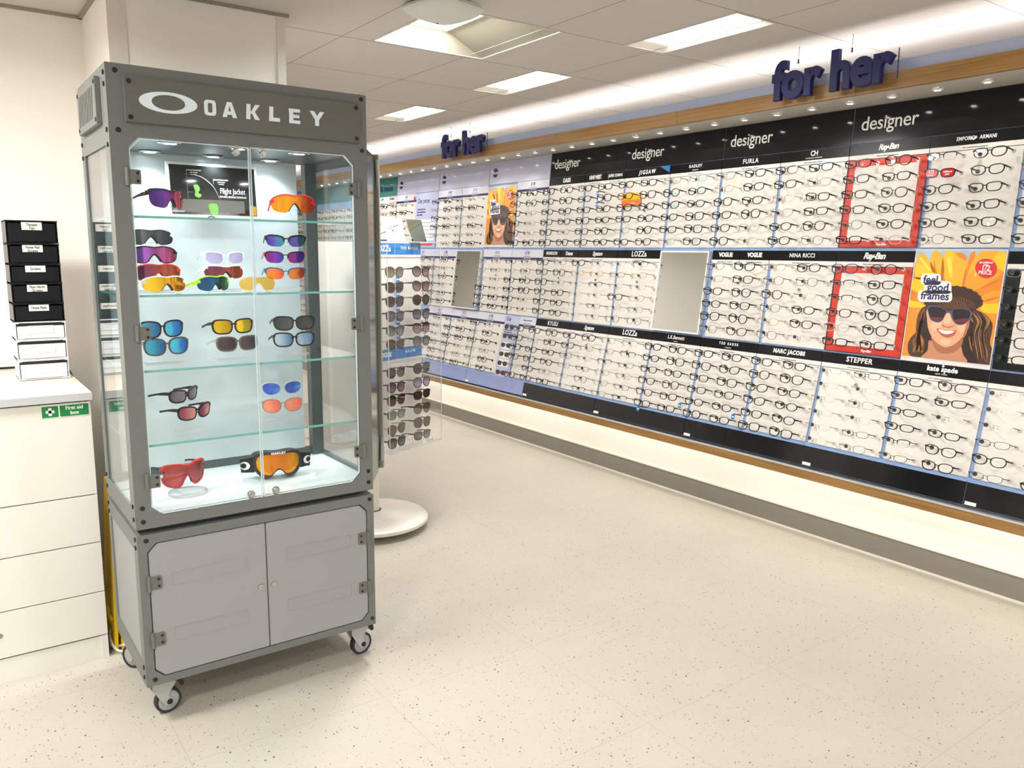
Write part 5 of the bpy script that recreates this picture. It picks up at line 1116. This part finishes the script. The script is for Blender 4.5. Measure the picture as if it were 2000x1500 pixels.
# small tray of spectacles and a mirror on top of the tower
tr = thing('counter_mirror', 'small frameless mirror standing on top of the acrylic tower', 'mirror', Wm @ Matrix.Translation((.30, STT+.001, -.10)) @ Matrix.Rotation(math.radians(-18), 4, 'X')); MB().box(0, .12, 0, .115, 0, .004).build('mirror_glass', mat('pale_mirror', srgb(196, 212, 204), .04, .9), tr); MB().box(0, .012, 0, .012, .004, .006).build('corner_clip', BLACK, tr)
tb = thing('display_board', 'small white sloping board with three spectacles on top of the acrylic tower', 'display board', Wm @ Matrix.Translation((-.06, STT+.002, -.12)) @ Matrix.Rotation(math.radians(-12), 4, 'X')); MB().box(0, .34, 0, .115, -.004, 0).build('panel', PANELW, tb)
for i, (x, y) in enumerate(((.07, .09), (.19, .058), (.09, .022))):
    p = copy_thing(PROTO['thin dark metal'], Wm @ Matrix.Translation((-.06+x, STT+.003+y*.97, -.118-y*.2)) @ Matrix.Rotation(math.radians(-12), 4, 'X') @ Matrix.Diagonal((1, 1, .5, 1)), f'thin dark spectacles on the small board over the acrylic tower, {ORD[i]} from the top', 'spectacles on the tower top')
# ------------------------------------------------------------------ left: chest of drawers, boxes, sign
DX0, DX1, DY0, DY1 = -1.05, .4115, 3.042, 3.785
ch = thing('chest_of_drawers', 'white chest of wide handleless drawers with a pale counter top, left of the cabinet', 'chest of drawers', T(0, 0, 0))
CW = noisy('drawer_white', srgb(224, 222, 214), .5, .01, 3)
MB().box(DX0, DX1-.001, DY0+.018, DY1, .085, .940).box(DX0, DX1-.004, DY0+.004, DY0+.02, 0, .084).box(DX1-.022, DX1-.001, DY0, DY1, 0, .085).build('carcass', CW, ch)
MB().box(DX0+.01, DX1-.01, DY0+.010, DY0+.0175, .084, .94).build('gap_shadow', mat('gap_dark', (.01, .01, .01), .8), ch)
zs = [.088, .2515, .4345, .6085, .9395]
for i in range(4):
    d = MB().box(DX0, DX1-.0005, DY0, DY0+.016, zs[i]+.0018, zs[i+1]-.0018).build('drawer_front', CW, ch, bevel=.0006)
    if i == 0: MB().lathe([(0, .002), (.004, .002), (.008, .0015), (.009, 0)], n=18).build('lock', STEEL, d, FRONT(.089, DY0, .170), smooth=True)
top = MB().box(DX0, DX1+.004, DY0-.012, DY1+.004, .9435, .9695).build('counter_top', mat('counter_cream', srgb(228, 218, 202), .4), ch)
MB().box(DX0, DX1+.0045, DY0-.0135, DY0-.012, .9435, .9690).build('edge_band', mat('edge_grey', srgb(186, 188, 190), .4), top)
fa = thing('first_aid_sticker', 'green and white first aid box sticker on the top drawer', 'sticker', FRONT(.2645, DY0-.0006, .8935)); GRN = mat('first_aid_green', srgb(0, 128, 62), .4)
MB().box(-.002, .142, -.002, .041, 0, .0004).build('backing', WHITE, fa); MB().prism(rrect(0, .049, 0, .038, .002), .0004, .0008).build('cross_field', GRN, fa); MB().prism(rrect(.053, .140, 0, .038, .002), .0004, .0008).build('text_field', GRN, fa)
MB().box(.0195, .0290, .006, .032, .0008, .0011).box(.0115, .037, .0145, .0235, .0008, .0011).build('cross', INK, fa)
text('First aid', .0165, INK, fa, .0965, .0275, .0009, offset=.0005, extrude=.0002); text('box', .0165, INK, fa, .0965, .0105, .0009, offset=.0005, extrude=.0002)
BX = mat('box_black', (.006, .007, .009), .3, spec=.25); BXW = mat('box_white', srgb(232, 234, 238), .25); HAND = mat('marker_ink', (.01, .01, .012), .6)
tx0, tx1, ty0, ty1 = .236, .398, 3.420, 3.60
hts = [.972, 1.046, 1.120, 1.187, 1.254, 1.327, 1.396, 1.470, 1.552]
LBL = ['', '', '', 'Nose Pads', 'Flex Hinge\nScrews', 'Screws', 'Nose Pad\nScrews', 'Temple\nTips']
wlab = ['white parts drawer at the bottom of the stack on the counter', 'second white parts drawer from the bottom of the stack', 'third white parts drawer, just below the black ones',
        'black parts drawer labelled Nose Pads', 'black parts drawer labelled Flex Hinge Screws', 'black parts drawer labelled Screws, middle of the black ones', 'black parts drawer labelled Nose Pad Screws', 'black parts drawer labelled Temple Tips, topmost of the stack']
for i in range(8):
    z0, z1 = hts[i], hts[i+1]-.001; cm_, dm = (BXW, BXW) if i < 3 else (BX, BX)
    lean = .0018*(i-4); p = thing('parts_drawer', wlab[i], 'drawer', FRONT(tx0-lean*.2, ty0, z0), 'small parts drawers stacked on the counter'); W_ = tx1-tx0; h_ = z1-z0
    MB().box(0, .003, 0, h_, -.18, 0).box(W_-.003, W_, 0, h_, -.18, 0).box(0, W_, 0, .003, -.18, -.002).box(0, W_, h_-.004, h_, -.18, 0).box(0, W_, 0, h_, -.18, -.177).box(-.001, .022, 0, .004, -.004, .003).box(W_-.022, W_+.001, 0, .004, -.004, .003).box(-.001, .012, h_-.006, h_, -.002, .002).box(W_-.012, W_+.001, h_-.006, h_, -.002, .002).build('case', cm_, p)
    d = MB().box(.006, W_-.006, .005, h_-(.016 if i < 3 else .010), -.17, .001).build('drawer', dm, p, bevel=.0012)
    if i < 3: MB().ring(rrect(.045, W_-.045, h_*.42, h_*.72, .001, 1), rrect(.040, W_-.040, h_*.36, h_*.78, .001, 1), .001, .0035).build('label_holder', BXW, d)
    if i < 3: MB().box(.004, W_-.004, h_-.016, h_-.005, -.16, -.002).build('shadow_gap', BOLT, p)
    if LBL[i]:
        lx = W_*(.50 if i != 6 else .48); lb_ = MB().box(lx-.032, lx+.032, h_*.58, h_*.92, .0015, .0022).build('paper_label', WHITE, d)
        for j, s_ in enumerate(LBL[i].split('\n')): text(s_, .0135, HAND, lb_, lx, h_*(.81 if '\n' in LBL[i] else .75)-j*.0125, .0024, extrude=.0002, sx=.85, shear=.1, offset=.0003)
# folded yellow sign, cables, strip of black cable
YE = noisy('yellow_plastic', srgb(228, 190, 10), .4, .08, 20)
ys_ = thing('wet_floor_sign', 'folded yellow floor sign standing in the gap between drawers and cabinet', 'floor sign', T(.452, 3.17, 0) @ Matrix.Rotation(math.radians(2.5), 4, 'Y'))
for s, (x0, x1) in enumerate(((-.018, -.006), (.004, .016))):
    q = MB().ring([(-.06, .08), (.06, .08), (.035, .50), (-.035, .50)], [(-.105, 0), (.105, 0), (.055, .62), (-.055, .62)], x0, x1); q.fn(lambda a, b, n: (n, a, b)); q.build('panel', YE, ys_, bevel=.001)
    q = MB().prism([(-.072, .12), (.072, .12), (.045, .48), (-.045, .48)], x0+.004, x1-.004); q.fn(lambda a, b, n: (n, a, b)); q.build('inset', YE, ys_)
CAB = mat('white_cable', srgb(208, 206, 196), .5)
def cable(name, label, pts, r, m): o = MB().tube(cr(pts, 6, False) if len(pts[0]) == 2 else pts, r, 8).build(name, m, None, smooth=True); tag(o, label, 'cable')
def sm3(P, n=6):
    out = []
    for i in range(len(P)-1):
        p0, p1, p2, p3 = P[max(i-1, 0)], P[i], P[i+1], P[min(i+2, len(P)-1)]
        for j in range(n):
            t = j/n; out.append(tuple(.5*((2*p1[a])+(-p0[a]+p2[a])*t+(2*p0[a]-5*p1[a]+4*p2[a]-p3[a])*t*t+(-p0[a]+3*p1[a]-3*p2[a]+p3[a])*t**3) for a in range(3)))
    return out+[P[-1]]
cable('power_cable', 'coiled white cable on the floor between drawers and cabinet', sm3([(.46, 3.22, .06), (.428, 3.12, .045), (.44, 3.05, .012), (.50, 3.03, .010), (.53, 3.12, .012), (.47, 3.20, .010), (.424, 3.12, .010), (.47, 3.06, .022), (.52, 3.10, .024), (.50, 3.22, .04)]), .0045, CAB)
cable('black_cable', 'black cable lying along the back edge of the counter', sm3([(-1.0, 3.772, .978), (-.4, 3.775, .978), (0, 3.772, .978), (.2, 3.774, .978), (.3, 3.770, .978)]), .0045, BLACK)
cable('black_lead', 'short black cable hanging over the counter side behind the parts drawers', sm3([(.40, 3.66, .978), (.42, 3.60, .972), (.424, 3.50, .93), (.424, 3.42, .86)]), .005, BLACK)
pb = thing('socket_strip', 'dark clutter of plug sockets low in the gap behind the cabinet', 'socket', T(.50, 3.55, 0)); MB().box(-.06, .06, -.1, .1, .002, .05).build('body', mat('socket_dark', srgb(60, 44, 34), .6), pb, bevel=.003)
